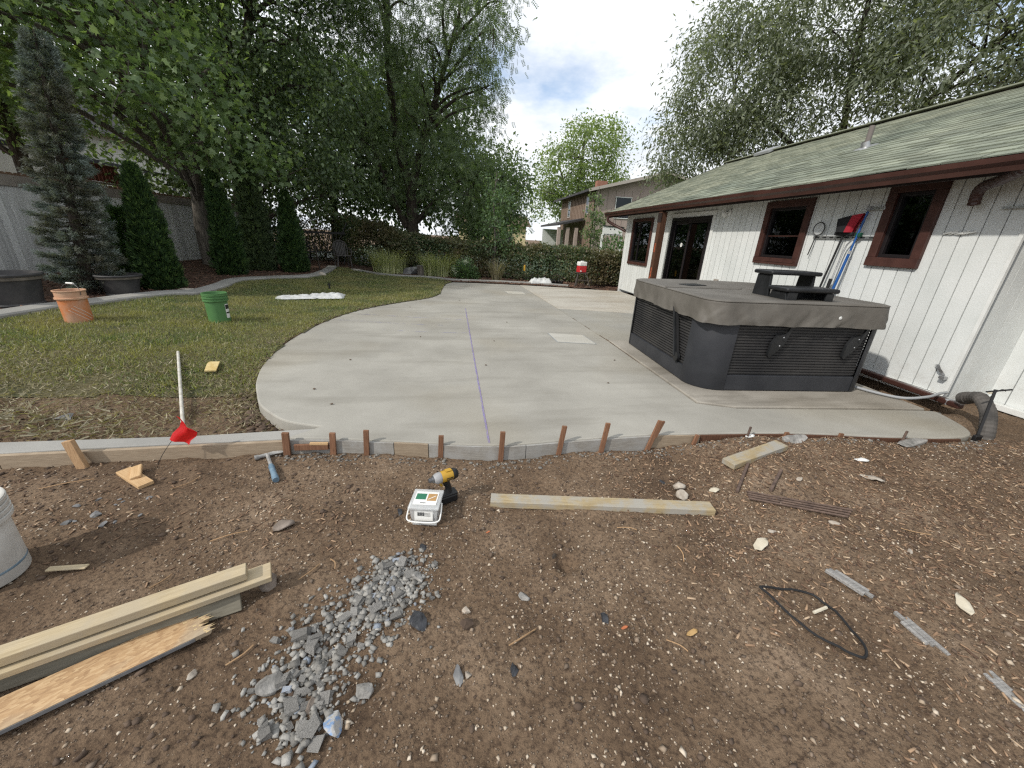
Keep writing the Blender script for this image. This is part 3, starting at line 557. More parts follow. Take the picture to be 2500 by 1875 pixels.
    for _,_,c,w in rows[300:]:
        rot=Matrix.Rotation(-tilt+random.uniform(-.012,.012),3,'Y'); mb.box((c.x,c.y,c.z+random.uniform(-.001,.006)),(exp*1.25,w-.014,.011+.010*random.random()),rot)
    struct(mb.build('shingle_field',M['shingle_s'],roof,True),'stuff')
    MB().bar((XR-.02,YB,zr+.025),(XR-.02,YE,zr+.025),.28,.02).build('ridge_cap',M['shingle_s'],roof,True)
    mb=MB().box((XR-.1,10.6,zr+.04),(.34,.55,.07),Matrix.Rotation(-sl,3,'Y')); mb.build('roof_vent',M['conduit'],roof,True,bev=.01)
    # gutters: far run and nearer, lower run
    def gutter(ya,yb,x,z,nm='gutter'):
        prof=[(.0,.0),(.0,-.105),(-.065,-.115),(-.075,-.075),(-.105,-.045),(-.108,.0),(-.100,.0),(-.098,-.040),(-.068,-.070),(-.06,-.105),(-.004,-.098),(-.004,0)]
        V=[(x+a,ya,z+b) for a,b in prof]+[(x+a,yb,z+b) for a,b in prof]; k=len(prof)
        F=[(i,(i+1)%k,(i+1)%k+k,i+k) for i in range(k)]; g=MB().add(V,F)
        for yy in (ya,yb): g.prism([(0,0)]*3,0,0) if False else g.add([(x+a,yy,z+b) for a,b in prof[:6]],[(0,1,2,3,4,5)])
        return g.build(nm,M['gutter'],roof,True)
    gutter(5.78,12.34,X0+.03,Z0+.0); gutter(-1,5.92,X0-.015,Z0-.02)
    MB().box((X0+.05,(YB+YE)/2,Z0-.075),(.03,YE-YB,.13)).build('fascia',M['fascia'],roof,True)
    # plumbing vent
    vp=thing; c=Vector((6.2,5.9,Z0+pit*(6.2-X0)))
    f=MB().lathe([(.0,.012),(.15,.012),(.15,.02),(.06,.035),(.05,.10),(.042,.10)],20,Matrix.Translation(c)@Matrix.Rotation(-sl,4,'Y')); fl=f.build('vent_flashing',M['steel'],roof,True,sm=True)
    MB().tube([c,c+Vector((0,0,.30))],.036,14).build('vent_pipe',MAT('vent_pipe_grey',(.16,.14,.13),rough=.8),fl,True,sm=True)
    # far elbow and near downspout outlet
    e=[(4.60,12.05,2.13),(4.60,12.05,2.05),(4.64,12.03,1.98),(4.78,11.95,1.90),(4.95,11.8,1.80),(5.06,11.70,1.74)]; MB().tube(spline(e,4),.042,10).build('downspout_elbow',M['gutter'],hs,True,sm=True)
    P=spline([(4.62,2.90,2.15),(4.66,2.97,2.115),(4.78,3.16,2.07),(4.88,3.32,2.05),(4.95,3.40,2.0),(4.985,3.415,1.90)],6); g=[]
    MB().tube(P,[.043*(1+.10*(i%2)) for i in range(len(P))],14).build('downspout_outlet',M['gutter'],hs,True)
    MB().box((5.075,3.14,1.868),(.03,.2,.018)).build('downspout_strap',M['steel'],hs,True)
    # post
    p=MB().box((4.70,8.915,1.05),(.14,.14,2.1)).build('porch_post',M['post'],hs,True,bev=.006)
    MB().box((4.629,8.915,1.98),(.006,.16,.2)).build('post_bracket',M['fascia'],p,True)
    for z,hh,yy in ((1.33,.2,8.91),(.78,.22,8.90),(.62,.12,8.93)): MB().box((4.6285,yy,z),(.004,.045,hh)).build('paint_mark',M['postred'],p,True)
    # flood lamp
    l=MB().lathe([(0,0),(.055,0),(.055,.02),(0,.03)],16,Matrix.Translation((XW,7.16,2.02))@Matrix.Rotation(R_(-90),4,'Y')); lm=l.build('flood_lamp',M['trimw'],hs,True,sm=True)
    MB().tube([(XW-.03,7.16,2.02),(XW-.12,7.22,2.03)],.014,8).build('lamp_arm',M['trimw'],lm,True)
    MB().lathe([(0,0),(.03,0),(.035,.03),(.06,.1),(.05,.11),(0,.115)],16,Matrix.Translation((XW-.11,7.2,2.03))@Matrix.Rotation(R_(115),4,'Y')@Matrix.Rotation(R_(-25),4,'X')).build('lamp_head',M['trimw'],lm,True,sm=True)
    # flaking paint scar and torn flashing
    mb=MB(); 
    for k in range(5): mb.bar((XW-.012,3.64-.05*k,1.645),(XW-.03,3.56-.05*k,1.66+.012*math.sin(k*2.2)),.018+.012*(k%2),.006,(1,0,.2))
    mb.build('torn_sealant',M['trimw'],hs,True)
    mb=MB(); q=spline([(XW-.012,3.20,.34),(XW-.05,3.17,.36),(XW-.06,3.13,.32),(XW-.03,3.10,.27),(XW-.05,3.085,.25)],4); mb.sheet([[(a,b-.012,c),(a,b+.012,c-.015)] for a,b,c in q]); mb.box((XW-.04,3.085,.235),(.045,.05,.03)); mb.build('bent_metal_strip',M['steel'],hs,True)
    return hs
HOUSE=house()
def downspout():
    t=thing('loose_downspout','brown downspout lying along the foot of the white wall','downspout',(5.02,4,0))
    MB().bar((5.035,5.2,.085),(4.99,2.80,.03),.07,.055).build('pipe_body',M['gutter'],t,True,bev=.012)
    MB().bar((5.0,2.93,.035),(4.992,2.89,.034),.076,.062).build('joint_band',M['conduit'],t,True,bev=.01)
downspout()
# ------------------------------------------------------------------ hot tub
def tub():
    A=R_(-3.2); cx,cy=3.43,4.27; W,D=1.86,1.94; t=thing('hot_tub','dark grey hot tub with ribbed side panels beside the white wall','hot tub',(cx,cy,.012),A)
    hx,hy,rc=W/2,D/2,.30; zt=.80
    core=MB().box((0,0,.42),(W-.16,D-.16,.72)).build('shell',M['dark'],t)
    def panel(p,q,nx,ny,nm='side_panel'):
        p,q=Vector((*p,0)),Vector((*q,0)); n=Vector((nx,ny,0)); base=MB(); d=(q-p)
        mid=(p+q)/2; L=d.length; rot=Matrix((d.normalized(),n,Vector((0,0,1)))).transposed()
        o=MB(); o.box(mid+Vector((0,0,.46))-n*.035,(L,.03,.60),rot); k=19
        for i in range(k): o.box(mid+Vector((0,0,.185+.555*(i+.5)/k))-n*.014,(L-.02,.018,.0165),rot)
        pn=o.build(nm,M['slat'],t,bev=0)
        MB().box(mid+Vector((0,0,.09))-n*.008,(L,.03,.165),rot).build('base_board',M['tub'],pn,bev=.008)
        MB().box(mid+Vector((0,0,.765))-n*.010,(L-.02,.02,.022),rot).build('trim_strip',M['copper'],pn)
        MB().box(mid+Vector((0,0,.80))-n*.014,(L,.02,.04),rot).build('top_rail',M['tub'],pn)
        return pn
    panel((-hx+rc,-hy),(hx-.12,-hy),0,-1); pl=panel((-hx,-hy+rc),(-hx,hy-.12),-1,0); panel((hx,-hy+.12),(hx,hy-.12),1,0); panel((-hx+.12,hy),(hx-.12,hy),0,1)
    def corner(sx,sy,r):
        g=[]; 
        for z in (.0,.02,.78,.82):
            row=[]
            for k in range(13):
                a=math.pi/2*k/12; x=hx-r+r*math.cos(a); y=hy-r+r*math.sin(a); off=.012 if .01<z<.8 else 0; row.append((sx*(x+off*math.cos(a)),sy*(y+off*math.sin(a)),z))
            g.append(row)
        MB().sheet(g).build('corner_post',M['tub'],t,sm=True)
    corner(-1,-1,rc); corner(1,-1,.13); corner(-1,1,.13); corner(1,1,.13)
    # cover
    def outline(hx,hy,r,n=14):
        P=[]
        for (sx,sy,a0) in ((1,1,0),(-1,1,90),(-1,-1,180),(1,-1,270)):
            for k in range(n+1): a=R_(a0+90*k/n); P.append((sx*(hx-r)+r*math.cos(a),sy*(hy-r)+r*math.sin(a)))
        out=[]
        for i,p in enumerate(P):
            q=P[(i+1)%len(P)]; d=math.dist(p,q); m=max(1,int(d/.026))
            for k in range(m): out.append((p[0]+(q[0]-p[0])*k/m,p[1]+(q[1]-p[1])*k/m))
        return out
    oh=.045; P=outline(hx+oh,hy+oh,.2); n=len(P); g=[]; rs=np.random.default_rng(3)
    def ring(sc,z,dn=0,amp=0,dz=0):
        row=[]
        for i,(x,y) in enumerate(P):
            th=i/n*2*math.pi; nx,ny=x/hx,y/hy; ln=math.hypot(nx,ny); nx/=ln; ny/=ln
            s_=th*1.25; sk=1 if (th*2.2)%2<1 else -1; q1=float(fbm(np.array([s_*4.5+z*5*sk]),np.array([z*1.2+s_*.3]),5,3)[0]); q2=float(fbm(np.array([s_*9-z*6*sk]),np.array([z*2.]),15,2)[0]); rid=1-abs(2*q1)*3
            k=amp*(1.5*rid*.5+2.2*q2)+dn; diag=amp*1.6*float(fbm(np.array([s_*1.6]),np.array([z*3+7]),25,2)[0])
            row.append((x*sc+nx*(k+diag),y*sc+ny*(k+diag),z+dz*(.6*math.sin(th*9+.5)+.5*math.sin(th*23+1))+ .012*math.cos(x*1.5)*(1 if sc<.995 else .3)-(.018*math.exp(-(y/.03)**2) if sc<.99 else 0)))
        return row+[row[0]]
    z1=.915
    for sc in (.02,.25,.5,.7,.85,.94,.985): g.append(ring(sc,z1+.012))
    g.append(ring(1.0,z1)); g.append(ring(1.004,z1-.012,0,.001))
    for k in range(1,17): f=k/16; g.append(ring(1.0+.010*f,z1-.015-.20*f,.004,.002+.020*f,.006*f))
    g.append(ring(.985,z1-.21,0,.012,.006))
    cv=MB().sheet(g).build('cover',M['vinyl'],t,sm=True,ang=60)
    mb=MB(); pp=[(a*1.003,b*1.003,c+.002) for a,b,c in ring(1.0,z1)]; mb.tube(pp,.006,6,False); mb.build('seam_piping',M['vinyl'],cv)
    MB().tube([(-hx-oh+.01,0,z1+.012),(-.4,0,z1+.014),(0,0,z1+.016),(.4,0,z1+.014),(hx+oh-.01,0,z1+.012)],.008,6).build('fold_seam',M['vinyl'],cv)
    MB().lathe([(0,0),(.018,0),(.012,.006),(0,.006)],8,Matrix.Translation((.35,-hy-oh-.02,.80))@Matrix.Rotation(R_(90),4,'X')).build('torn_tab',M['trimw'],cv)
    # lifter arm on the left side
    x=-hx-.035; l=MB().bar((x,-.30,.80),(x,-.52,.235),.022,.05,(1,0,0)).build('lift_arm',M['black'],t,bev=.006)
    MB().lathe([(0,0),(.052,0),(.052,.03),(0,.036)],18,Matrix.Translation((x+.02,-.54,.235))@Matrix.Rotation(R_(-90),4,'Y')).build('pivot',M['black'],l,sm=True)
    MB().bar((x+.008,-.345,.76),(x+.008,-.56,.26),.02,.018,(1,0,0)).build('gas_strut',M['rubber'],l)
    # two bracket shapes on the front
    for bx in (-.20,.62):
        b=MB(); yb=-hy-.028; poly=[(-.02,.60),(.075,.62),(.085,.54),(.03,.46),(-.05,.375),(-.07,.40),(-.06,.52)]
        b.add([(bx+px,yb-.008,pz) for px,pz in poly]+[(bx+px,yb+.02,pz) for px,pz in poly],[tuple(range(7)),tuple(range(7,14))[::-1]]+[(i,i+7,(i+1)%7+7,(i+1)%7) for i in range(7)])
        br=b.build('lock_bracket',M['black'],t); MB().bar((bx+.06,yb-.004,.55),(bx+.14,yb-.004,.80),.03,.02,(0,1,0)).build('strap',M['black'],br)
        for ux,uz in ((.05,.585),(.03,.5)): MB().lathe([(0,0),(.008,0),(0,.006)],8,Matrix.Translation((bx+ux,yb-.008,uz))@Matrix.Rotation(R_(90),4,'X')).build('screw',M['steel'],br)
    return t
TUB=tub()
def steps():
    t=thing('spa_steps','black plastic two tier steps standing on the hot tub cover','steps',(3.48,3.61,.935),R_(-3)); w=.52
    def tier(y0,y1,z,tx):
        MB().box((0,(y0+y1)/2,z-.022),(w+.05,y1-y0+.04,.042)).build('tread',M['black'],t,bev=.018,seg=3)
        for sx in (-1,1):
            x=sx*(w/2-.02); V=[]; poly=[(y0+.0,0),(y1,0),(y1-.02,z-.045),(y0+.03,z-.045)]
            hole=[((y0+y1)/2-.035,z*.42),((y0+y1)/2+.03,z*.42),((y0+y1)/2+.005,z*.42+.07)]
            s=MB(); s.add([(x-.015,a,b) for a,b in poly]+[(x+.015,a,b) for a,b in poly],[(0,1,2,3),(7,6,5,4)]+[(i,i+4,(i+1)%4+4,(i+1)%4) for i in range(4)])
            sd=s.build('side',M['black'],t,bev=.006)
            h=MB(); h.add([(x-sx*-.0165,a,b) for a,b in hole],[(0,1,2)]); h.build('grip_slot',M['dark'],sd)
        if z<.2: MB().box((0,y1-.03,z*.45),(w-.1,.02,z*.7)).build('riser',M['black'],t,bev=.004)
    tier(-.25,-.01,.135,0); tier(.01,.25,.275,0)
    MB().box((-.20,-.245,.045),(.1,.025,.09)).build('front_foot',M['black'],t,bev=.006); MB().box((.20,-.245,.045),(.08,.025,.09)).build('front_foot',M['black'],t,bev=.006)
    b=MB().box((3.0,4.62,.94),(.3,.18,.02),Matrix.Rotation(.3,3,'Z')).build('black_tray',M['black'],bev=.006); tag(b,'flat black tray lying on the cover behind the steps','tray')
steps()
# ------------------------------------------------------------------ tools on the wall
def walltools():
    r=thing('tool_rack','slotted metal rail screwed to the wall for brooms','rack',(XW-.02,4.75,1.6))
    MB().box((XW-.018,4.74,1.60),(.012,.90,.035)).build('rail',M['steel'],r,True,bev=.003)
    for k in range(8): MB().box((XW-.026,4.36+.108*k,1.60),(.006,.055,.014)).build('slot',M['dark'],r,True)
    b=thing('push_broom','upside down broom with black and red bristles against the wall','broom',(XW-.06,4.8,.95))
    g=[]
    for f in range(6):
        z=1.66+.19*f/5; hw=.11+.055*f/5; row=[]
        for k in range(13): u=-1+2*k/12; row.append((XW-.075+.05*math.sqrt(max(0,1-u*u))*-1*(1-.2*f/5),4.70-u*hw-.02*f/5,z+(.03*u if f else 0)))
        g.append(row)
    back=[[(XW-.03,p[1],p[2]) for p in row] for row in g]
    for nm,sl,mt in (('bristles',slice(0,9),'bristle'),('red_bristles',slice(8,13),'bristler')):
        mb=MB(); mb.sheet([r_[sl] for r_ in g]); mb.sheet([r_[sl][::-1] for r_ in back]); mb.sheet([g[-1][sl],back[-1][sl]]); mb.build(nm,M[mt],b,True)
    MB().box((XW-.055,4.705,1.645),(.05,.25,.045)).build('head',M['rubber'],b,True,bev=.012)
    MB().tube([(XW-.055,4.71,1.64),(XW-.10,4.82,.50)],.0125,10).build('handle',M['rubber'],b,True,sm=True)
    s=thing('scrub_brush','thin metal pole with green scrub brush leaning on the wall','brush',(XW-.08,4.6,.95))
    MB().tube(spline([(XW-.05,4.52,1.61),(XW-.06,4.58,1.55),(XW-.07,4.62,1.42),(XW-.10,4.64,.85)],5),.010,8).build('handle',M['steel'],s,True,sm=True)
    MB().box((XW-.06,4.50,1.63),(.05,.07,.055)).build('brush_head',M['tealg'],s,True,bev=.012); MB().tube([(XW-.10,4.64,1.08),(XW-.11,4.645,.78)],.02,10).build('grip',M['rubber'],s,True,sm=True)
    p=thing('blue_pole','blue telescopic pole with a metal bracket leaning on the wall','pole',(XW-.09,4.5,.9))
    MB().tube([(XW-.055,4.49,1.90),(XW-.09,4.515,1.42)],.0125,12).build('upper_tube',M['blue'],p,True,sm=True); MB().tube([(XW-.09,4.515,1.42),(XW-.13,4.545,.86)],.0165,12).build('lower_tube',M['blue'],p,True,sm=True)
    MB().tube([(XW-.088,4.514,1.44),(XW-.091,4.516,1.40)],.019,12).build('collar',M['conduit'],p,True)
    MB().box((XW-.04,4.41,1.93),(.012,.20,.035)).build('bracket',M['steel'],p,True,bev=.003); MB().box((XW-.05,4.49,1.935),(.04,.045,.05)).build('clamp',M['conduit'],p,True,bev=.005); MB().tube([(XW-.13,4.545,.87),(XW-.133,4.547,.80)],.03,12).build('foot',M['conduit'],p,True,sm=True)
    h=thing('hoop_net','small round skimmer hoop with grey net hung on the rail','net',(XW-.03,5.14,1.5)); c=(XW-.04,5.12,1.71)
    MB().tube([(c[0],c[1]+.085*math.cos(a),c[2]+.085*math.sin(a)) for a in [2*math.pi*k/28 for k in range(29)]],.008,6,False).build('hoop',M['hoop'],h,True,sm=True)
    MB().add([(c[0]+.012*(r<.5),c[1]+.08*r*math.cos(a),c[2]+.08*r*math.sin(a)) for r in (.05,.5,1) for a in [2*math.pi*k/20 for k in range(20)]],[(i*20+k,i*20+(k+1)%20,(i+1)*20+(k+1)%20,(i+1)*20+k) for i in range(2) for k in range(20)]).build('net',M['clear'],h,True)
    MB().tube([(c[0],5.13,1.63),(c[0]-.01,5.165,1.36)],.007,8).build('handle',M['rubber'],h,True)
walltools()

# ------------------------------------------------------------------ fence and far buildings
def fence():
    xf=-8.5; t=thing('board_fence','grey board fence with brown cap rail along the left side','fence',(xf,12,.25)); y0,y1=2.4,20.3
    me=MB().add([(0,-.0675,0),(0,.0675,0),(.018,.0675,0),(.018,-.0675,0),(0,-.0675,1),(0,.0675,1),(.018,.0675,1),(.018,-.0675,1)],[(0,3,2,1),(4,5,6,7),(0,1,5,4),(1,2,6,5),(2,3,7,6),(3,0,4,7)]).mesh('board'); me.materials.append(M['fence'])
    md=MB().add([(-.02,-.065,0),(-.02,.065,0),(-.002,.065,0),(-.002,-.065,0),(-.02,-.065,.05),(-.02,-.04,.08),(-.02,.04,.08),(-.02,.065,.05),(-.002,-.065,.05),(-.002,-.04,.08),(-.002,.04,.08),(-.002,.065,.05)],[(0,1,7,6,5,4),(3,8,9,10,11,2),(4,5,9,8),(5,6,10,9),(6,7,11,10),(0,4,8,3),(1,2,11,7)]).mesh('picket_top'); md.materials.append(M['dogear'])
    y=y0
    while y<y1:
        zb=hz(xf,y)-.03; o=bpy.data.objects.new('board',me); COL.objects.link(o); o.parent=t; o.matrix_parent_inverse=PM(t).inverted(); o.location=(xf+random.uniform(-.004,.006),y,zb); o.scale=(1,1,1.88-zb+.25*0)
        o=bpy.data.objects.new('picket_top',md); COL.objects.link(o); o.parent=t; o.matrix_parent_inverse=PM(t).inverted(); o.location=(xf,y,2.06+random.uniform(-.008,.012))
        y+=.1385
    yy=y0
    while yy<y1: MB().box((xf+.03,yy+1.2,1.985),(.04,2.39,.20)).build('cap_rail',M['fencet'],t,True,bev=.004); yy+=2.4
    MB().box((xf+.03,20.36,1.1),(.12,.12,2.2)).build('end_post',M['fencet'],t,True,bev=.006)
fence()
def tudor():
    t=thing('timbered_house','white stucco house with dark timber framing beyond the left fence','house',(-19,25,0)); x=-17
    MB().box((x-3.5,25,2.6),(7,14,5.4)).build('wall',M['stucco'],t,True)
    r=MB().add([(x+.6,17.5,5.1),(x+.6,32.5,5.1),(x-3.5,32.5,8),(x-3.5,17.5,8),(x-7.6,17.5,5.1),(x-7.6,32.5,5.1)],[(0,1,2,3),(3,2,5,4),(0,3,4),(1,5,2)]); r.build('roof',M['nbroof'],t,True)
    for a,b in (((x+.02,18,3.9),(x+.02,32,3.9)),((x+.02,18,2.3),(x+.02,32,2.3)),((x+.02,25.5,2.3),(x+.02,25.5,3.9)),((x+.02,24.7,2.35),(x+.02,25.4,3.2)),((x+.02,28.7,2.3),(x+.02,28.7,3.9)),((x+.02,28.8,3.4),(x+.02,29.6,2.4)),((x+.02,30,2.3),(x+.02,30,3.9)),((x+.02,22,2.3),(x+.02,22,3.9)),((x+.02,23.3,2.4),(x+.02,22.1,3.8))):
        MB().bar(a,b,.16,.05,(1,0,0) if a[2]!=b[2] else (1,0,0)).build('timber',M['timber'],t,True)
    d=thing('red_deck_rail','dark red board deck railing showing above the fence','deck',(-13,17.5,2.4))
    for k in range(14): MB().box((-13,16.6+.165*k,2.92),(.03,.15,.55)).build('rail_board',M['decked'],d,True)
    MB().box((-13,17.7,3.21),(.12,2.4,.05)).build('top_rail',M['decked'],d,True); MB().box((-13,17.7,2.60),(.10,2.4,.06)).build('bottom_rail',M['fencet'],d,True)
    for yy in (16.6,18.8): MB().box((-13.05,yy,1.5),(.12,.12,3.2)).build('post',M['decked'],d,True)
tudor()
def neighbour():
    t=thing('tan_house','two storey tan board house beyond the hedge at centre right','house',(13,34,0)); x0,y0=10.24,30
    MB().box((x0+.05,34.7,2.4),(.1,9.4,5.4)).build('left_wall',M['nbwall'],t,True)
    V=[(x0,y0,-.3),(x0+10.4,y0,-.3),(x0+10.4,y0,5.0),(x0+5.25,y0,6.3),(x0,y0,5.0)]; MB().add(V+[(a,b+.12,c) for a,b,c in V],[(0,1,2,3,4),(9,8,7,6,5)]).build('gable_wall',M['nbpink'],t,True)
    for k in range(22): MB().box((x0-.02,30.2+.42*k,2.4),(.04,.07,5.0)).build('batten',M['nbwall'],t,True)
    for k in range(14): MB().box((x0+.4+.62*k,y0-.012,2.4+.1),(.03,.03,5.0)).build('batten',M['nbpink'],t,True)
    r=MB().add([(x0-.7,29.4,4.93),(x0+5.25,29.4,6.42),(x0+11.1,29.4,4.93),(x0-.7,40,4.93),(x0+5.25,40,6.42),(x0+11.1,40,4.93),(x0-.7,29.4,4.78),(x0+5.25,29.4,6.27),(x0+11.1,29.4,4.78),(x0-.7,40,4.78),(x0+5.25,40,6.27),(x0+11.1,40,4.78)],[(0,3,4,1),(1,4,5,2),(6,7,10,9),(7,8,11,10),(0,1,7,6),(1,2,8,7),(0,6,9,3)]); rf=r.build('roof',M['nbroof'],t,True)
    MB().bar((x0-.7,29.37,4.84),(x0+5.25,29.37,6.33),.04,.2,(0,0,1)).build('rake_board',M['nbtrim'],rf,True); MB().bar((x0+5.25,29.37,6.33),(x0+11.1,29.37,4.84),.04,.2).build('rake_board',M['nbtrim'],rf,True)
    MB().box((x0+2.5,36,5.75),(.9,.6,1.2)).build('chimney',M['brick'],rf,True)
    def win(x,z,w,h,face='y',yy=0):
        m=MB()
        if face=='y': c=(x,y0-.03,z); dims=lambda a,b:(a,.06,b)
        else: c=(x0-.03,yy,z); dims=lambda a,b:(.06,a,b)
        ax=0 if face=='y' else 1
        def off(u,v): q=list(c); q[ax]+=u; q[2]+=v; return q
        for u,v,a,b in ((0,h/2,w+.16,.08),(0,-h/2,w+.16,.08),(-w/2,0,.08,h),(w/2,0,.08,h),(0,0,w,.05)): m.box(off(u,v),dims(a,b))
        f=m.build('window',M['trimw'] if face=='y' else M['nbtrim'],t,True); MB().box(c,dims(w-.02,h-.02) if face=='y' else (.04,w-.02,h-.02)).build('pane',M['glass'],f,True)
        q=list(c); q[1 if face=='y' else 0]+=.02; MB().box(q,(w,.02,h) if face=='y' else (.02,w,h)).build('interior',M['dark'],f,True)
    win(x0+2.25,3.85,1.15,1.4); win(0,4.0,.8,1.3,'x',36.5); win(0,4.0,.7,1.2,'x',31.4)
    win(x0+3.6,1.3,1.6,1.3)
    p=thing('tan_house_porch','low grey roofed porch beside the tan house','porch',(8.5,33,0)); MB().add([(8.0,31.5,2.6),(10.1,31.5,3.1),(10.1,38,3.1),(8.0,38,2.6),(8.0,31.5,2.45),(10.1,31.5,2.95),(10.1,38,2.95),(8.0,38,2.45)],[(0,1,2,3),(7,6,5,4),(0,4,5,1),(0,3,7,4)]).build('roof',M['nbroof'],p,True)
    for xx in (8.2,8.9,9.6): MB().box((xx,31.8,1.15),(.25,.25,2.4)).build('post',M['nbpink'],p,True)
    MB().box((9.1,37.5,1.1),(2.0,.1,2.4)).build('wall',M['trimw'],p,True)
    s=thing('striped_canopy','white canopy with black scalloped trim hung by the tan house','canopy',(9.6,24,1)); c=Vector((9.55,24,2.05))
    MB().box(c,(1.25,.06,.5)).build('valance',M['labelw'],s,True); MB().bar(c+Vector((-.7,-.05,.28)),c+Vector((.7,-.05,.24)),.05,.05).build('bar',M['iron'],s,True)
    for k in range(12): MB().box(c+Vector((-.5+.09*k,-.035,-.2)),(.05,.01,.06)).build('scallop',M['labelk'],s,True)
    for u in (-.25,.0): MB().box(c+Vector((.1+u,-.035,.1)),(.07,.01,.06),Matrix.Rotation(.5,3,'Y')).build('emblem',M['labelk'],s,True)
    for u in (-.16,.16): MB().tube([c+Vector((u,0,.26)),c+Vector((u*.9,.3,1.3))],.012,5).build('chain',M['iron'],s,True)
    for u in (-.62,.62): MB().box(c+Vector((u,.02,-.9)),(.12,.04,1.4)).build('drape',M['labelw'],s,True)
    y=thing('cream_house','low cream coloured house glimpsed behind the hedge','house',(4,46,0)); MB().box((4,46,1.3),(7,6,2.6)).build('wall',M['cream'],y,True); MB().add([(0,42.6,2.5),(8,42.6,2.5),(8,46,3.7),(0,46,3.7),(0,49.4,2.5),(8,49.4,2.5)],[(0,1,2,3),(3,2,5,4)]).build('roof',MAT('brown_roof',(.12,.085,.06),rough=.9),y,True)
    for xx in (2.2,5.4): MB().box((xx,42.97,1.4),(1.2,.06,1.2)).build('window',M['dark'],y,True)
neighbour()

# ------------------------------------------------------------------ leaf templates
OVAL=([(0,0,0),(.28,.42,.06),(0,1,0),(-.28,.42,.06)],[(0,1,2),(0,2,3)])
SLIM=([(0,0,0),(.15,.45,.03),(0,1,0),(-.15,.45,.03)],[(0,1,2),(0,2,3)])
MAPLE=([(0,0,0),(.22,.12,.02),(.52,.10,.05),(.36,.36,.03),(.56,.62,.06),(.26,.58,.02),(0,1.05,-.03),(-.26,.58,.02),(-.56,.62,.06),(-.36,.36,.03),(-.52,.10,.05),(-.22,.12,.02)],[(0,1,2,3),(0,3,4,5),(0,5,6,7),(0,7,8,9),(0,9,10,11)])
def pinnate(n=5,w=.13,l=.27):
    V=[];F=[]
    for k in range(n):
        y=.12+.85*k/n
        for sx in (-1,1):
            b=len(V); V+=[(0,y,0),(sx*l*.5,y-.0,.02-.02*k/n),(sx*l,y+.08,-.05),(sx*l*.5,y+w,.02)]; F.append((b,b+1,b+2,b+3) if sx>0 else (b,b+3,b+2,b+1))
    return V,F
def spray(n=9,l=.34):
    V=[];F=[]
    for k in range(n):
        a=2.4*k; y=.08+.8*k/n; c,s_=math.cos(a),math.sin(a); b=len(V)
        V+=[(0,y-.06,0),(0,y+.06,0),(c*l*.6,y+.26,s_*l*.6)]; F.append((b,b+1,b+2))
    b=len(V); V+=[(-.03,0,0),(.03,0,0),(0,1,0)]; F.append((b,b+1,b+2)); return V,F
def fan():
    V=[];F=[]
    for a,l in ((-52,.62),(-26,.85),(0,1.0),(26,.85),(52,.62)):
        d=(math.sin(R_(a)),math.cos(R_(a))); p=(d[1],-d[0]); b=len(V)
        V+=[(0,0,0),(d[0]*l*.55+p[0]*.10,d[1]*l*.55+p[1]*.10,.03),(d[0]*l,d[1]*l,.06),(d[0]*l*.55-p[0]*.10,d[1]*l*.55-p[1]*.10,.03)]; F.append((b,b+1,b+2,b+3))
    return V,F
PINN=pinnate(); SPRAY=spray(); FAN=fan()

def crown_points(blobs,nclus,shell=.5):
    vol=np.array([b[1][0]*b[1][1]*b[1][2] for b in blobs])**.8; pick=rng.choice(len(blobs),nclus,p=vol/vol.sum()); u=rnd(nclus); r=(shell+(1-shell)*rng.random(nclus))**.6
    c=np.array([b[0] for b in blobs])[pick]; rad=np.array([b[1] for b in blobs])[pick]; return c+u*rad*r[:,None]
def tree(name,label,base,trunk,blobs,nclus,nleaf,tmpl,size,leafmat,rad,bark='bark',sig=.42,droop=.35,shell=.5,limbs=26,group=None,flat=.7,cat='tree',up=0.2):
    z=hz(*base); t=thing(name,label,cat,(base[0],base[1],z),group=group); mb=MB()
    for pts,r0,r1 in trunk:
        P=spline(pts,5); mb.tube(P,[r0+(r1-r0)*(k/(len(P)-1))**.8 for k in range(len(P))],10)
    allp=[Vector(p) for pts,_,_ in trunk for p in spline(pts,5)]
    C=crown_points(blobs,nclus,shell); tw=MB()
    for k in range(min(limbs,nclus)):
        e=Vector(C[k]); cand=[p for p in allp if p.z<e.z+.2] or allp; s=min(cand,key=lambda p:(p-e).length+abs(p.z-(e.z-(e-p).length*.35)))
        m1=s.lerp(e,.4)+Vector((random.uniform(-.15,.15),random.uniform(-.15,.15),.18*(e-s).length*random.uniform(.3,1))); m2=s.lerp(e,.75)+Vector((0,0,.12*(e-s).length*random.uniform(.2,1)))
        L=(e-s).length; r=rad*min(.5,.12+.05*L); P=spline([s,m1,m2,e],4); mb.tube(P,[r*(1-.85*i/(len(P)-1)) for i in range(len(P))],6,False)
        for q in range(4):
            d=Vector(rnd(1)[0])*sig*1.6; a=e.lerp(m2,random.random()*.8); mb.tube([a,a+d*.5+Vector((0,0,.05)),a+d],[r*.22,r*.14,r*.05],4,False)
    mb.build('trunk',M[bark],t,True,sm=True)
    n=nclus*nleaf; cc=np.repeat(C,nleaf,0); sg=sig*(.6+.8*rng.random((nclus,1))); off=np.clip(rng.normal(size=(n,3)),-1.75,1.75)*np.repeat(sg,nleaf,0); off[:,2]*=flat
    P=cc+off; d=rnd(n)+unit(off+1e-6)*.6; d[:,2]-=droop*1.6; nn=rnd(n)*.75; nn[:,2]+=.75
    sc=size*(.45+.85*rng.random(n)); cloud('crown',*tmpl,P,frames(d,nn,sc),leafmat,t); return t
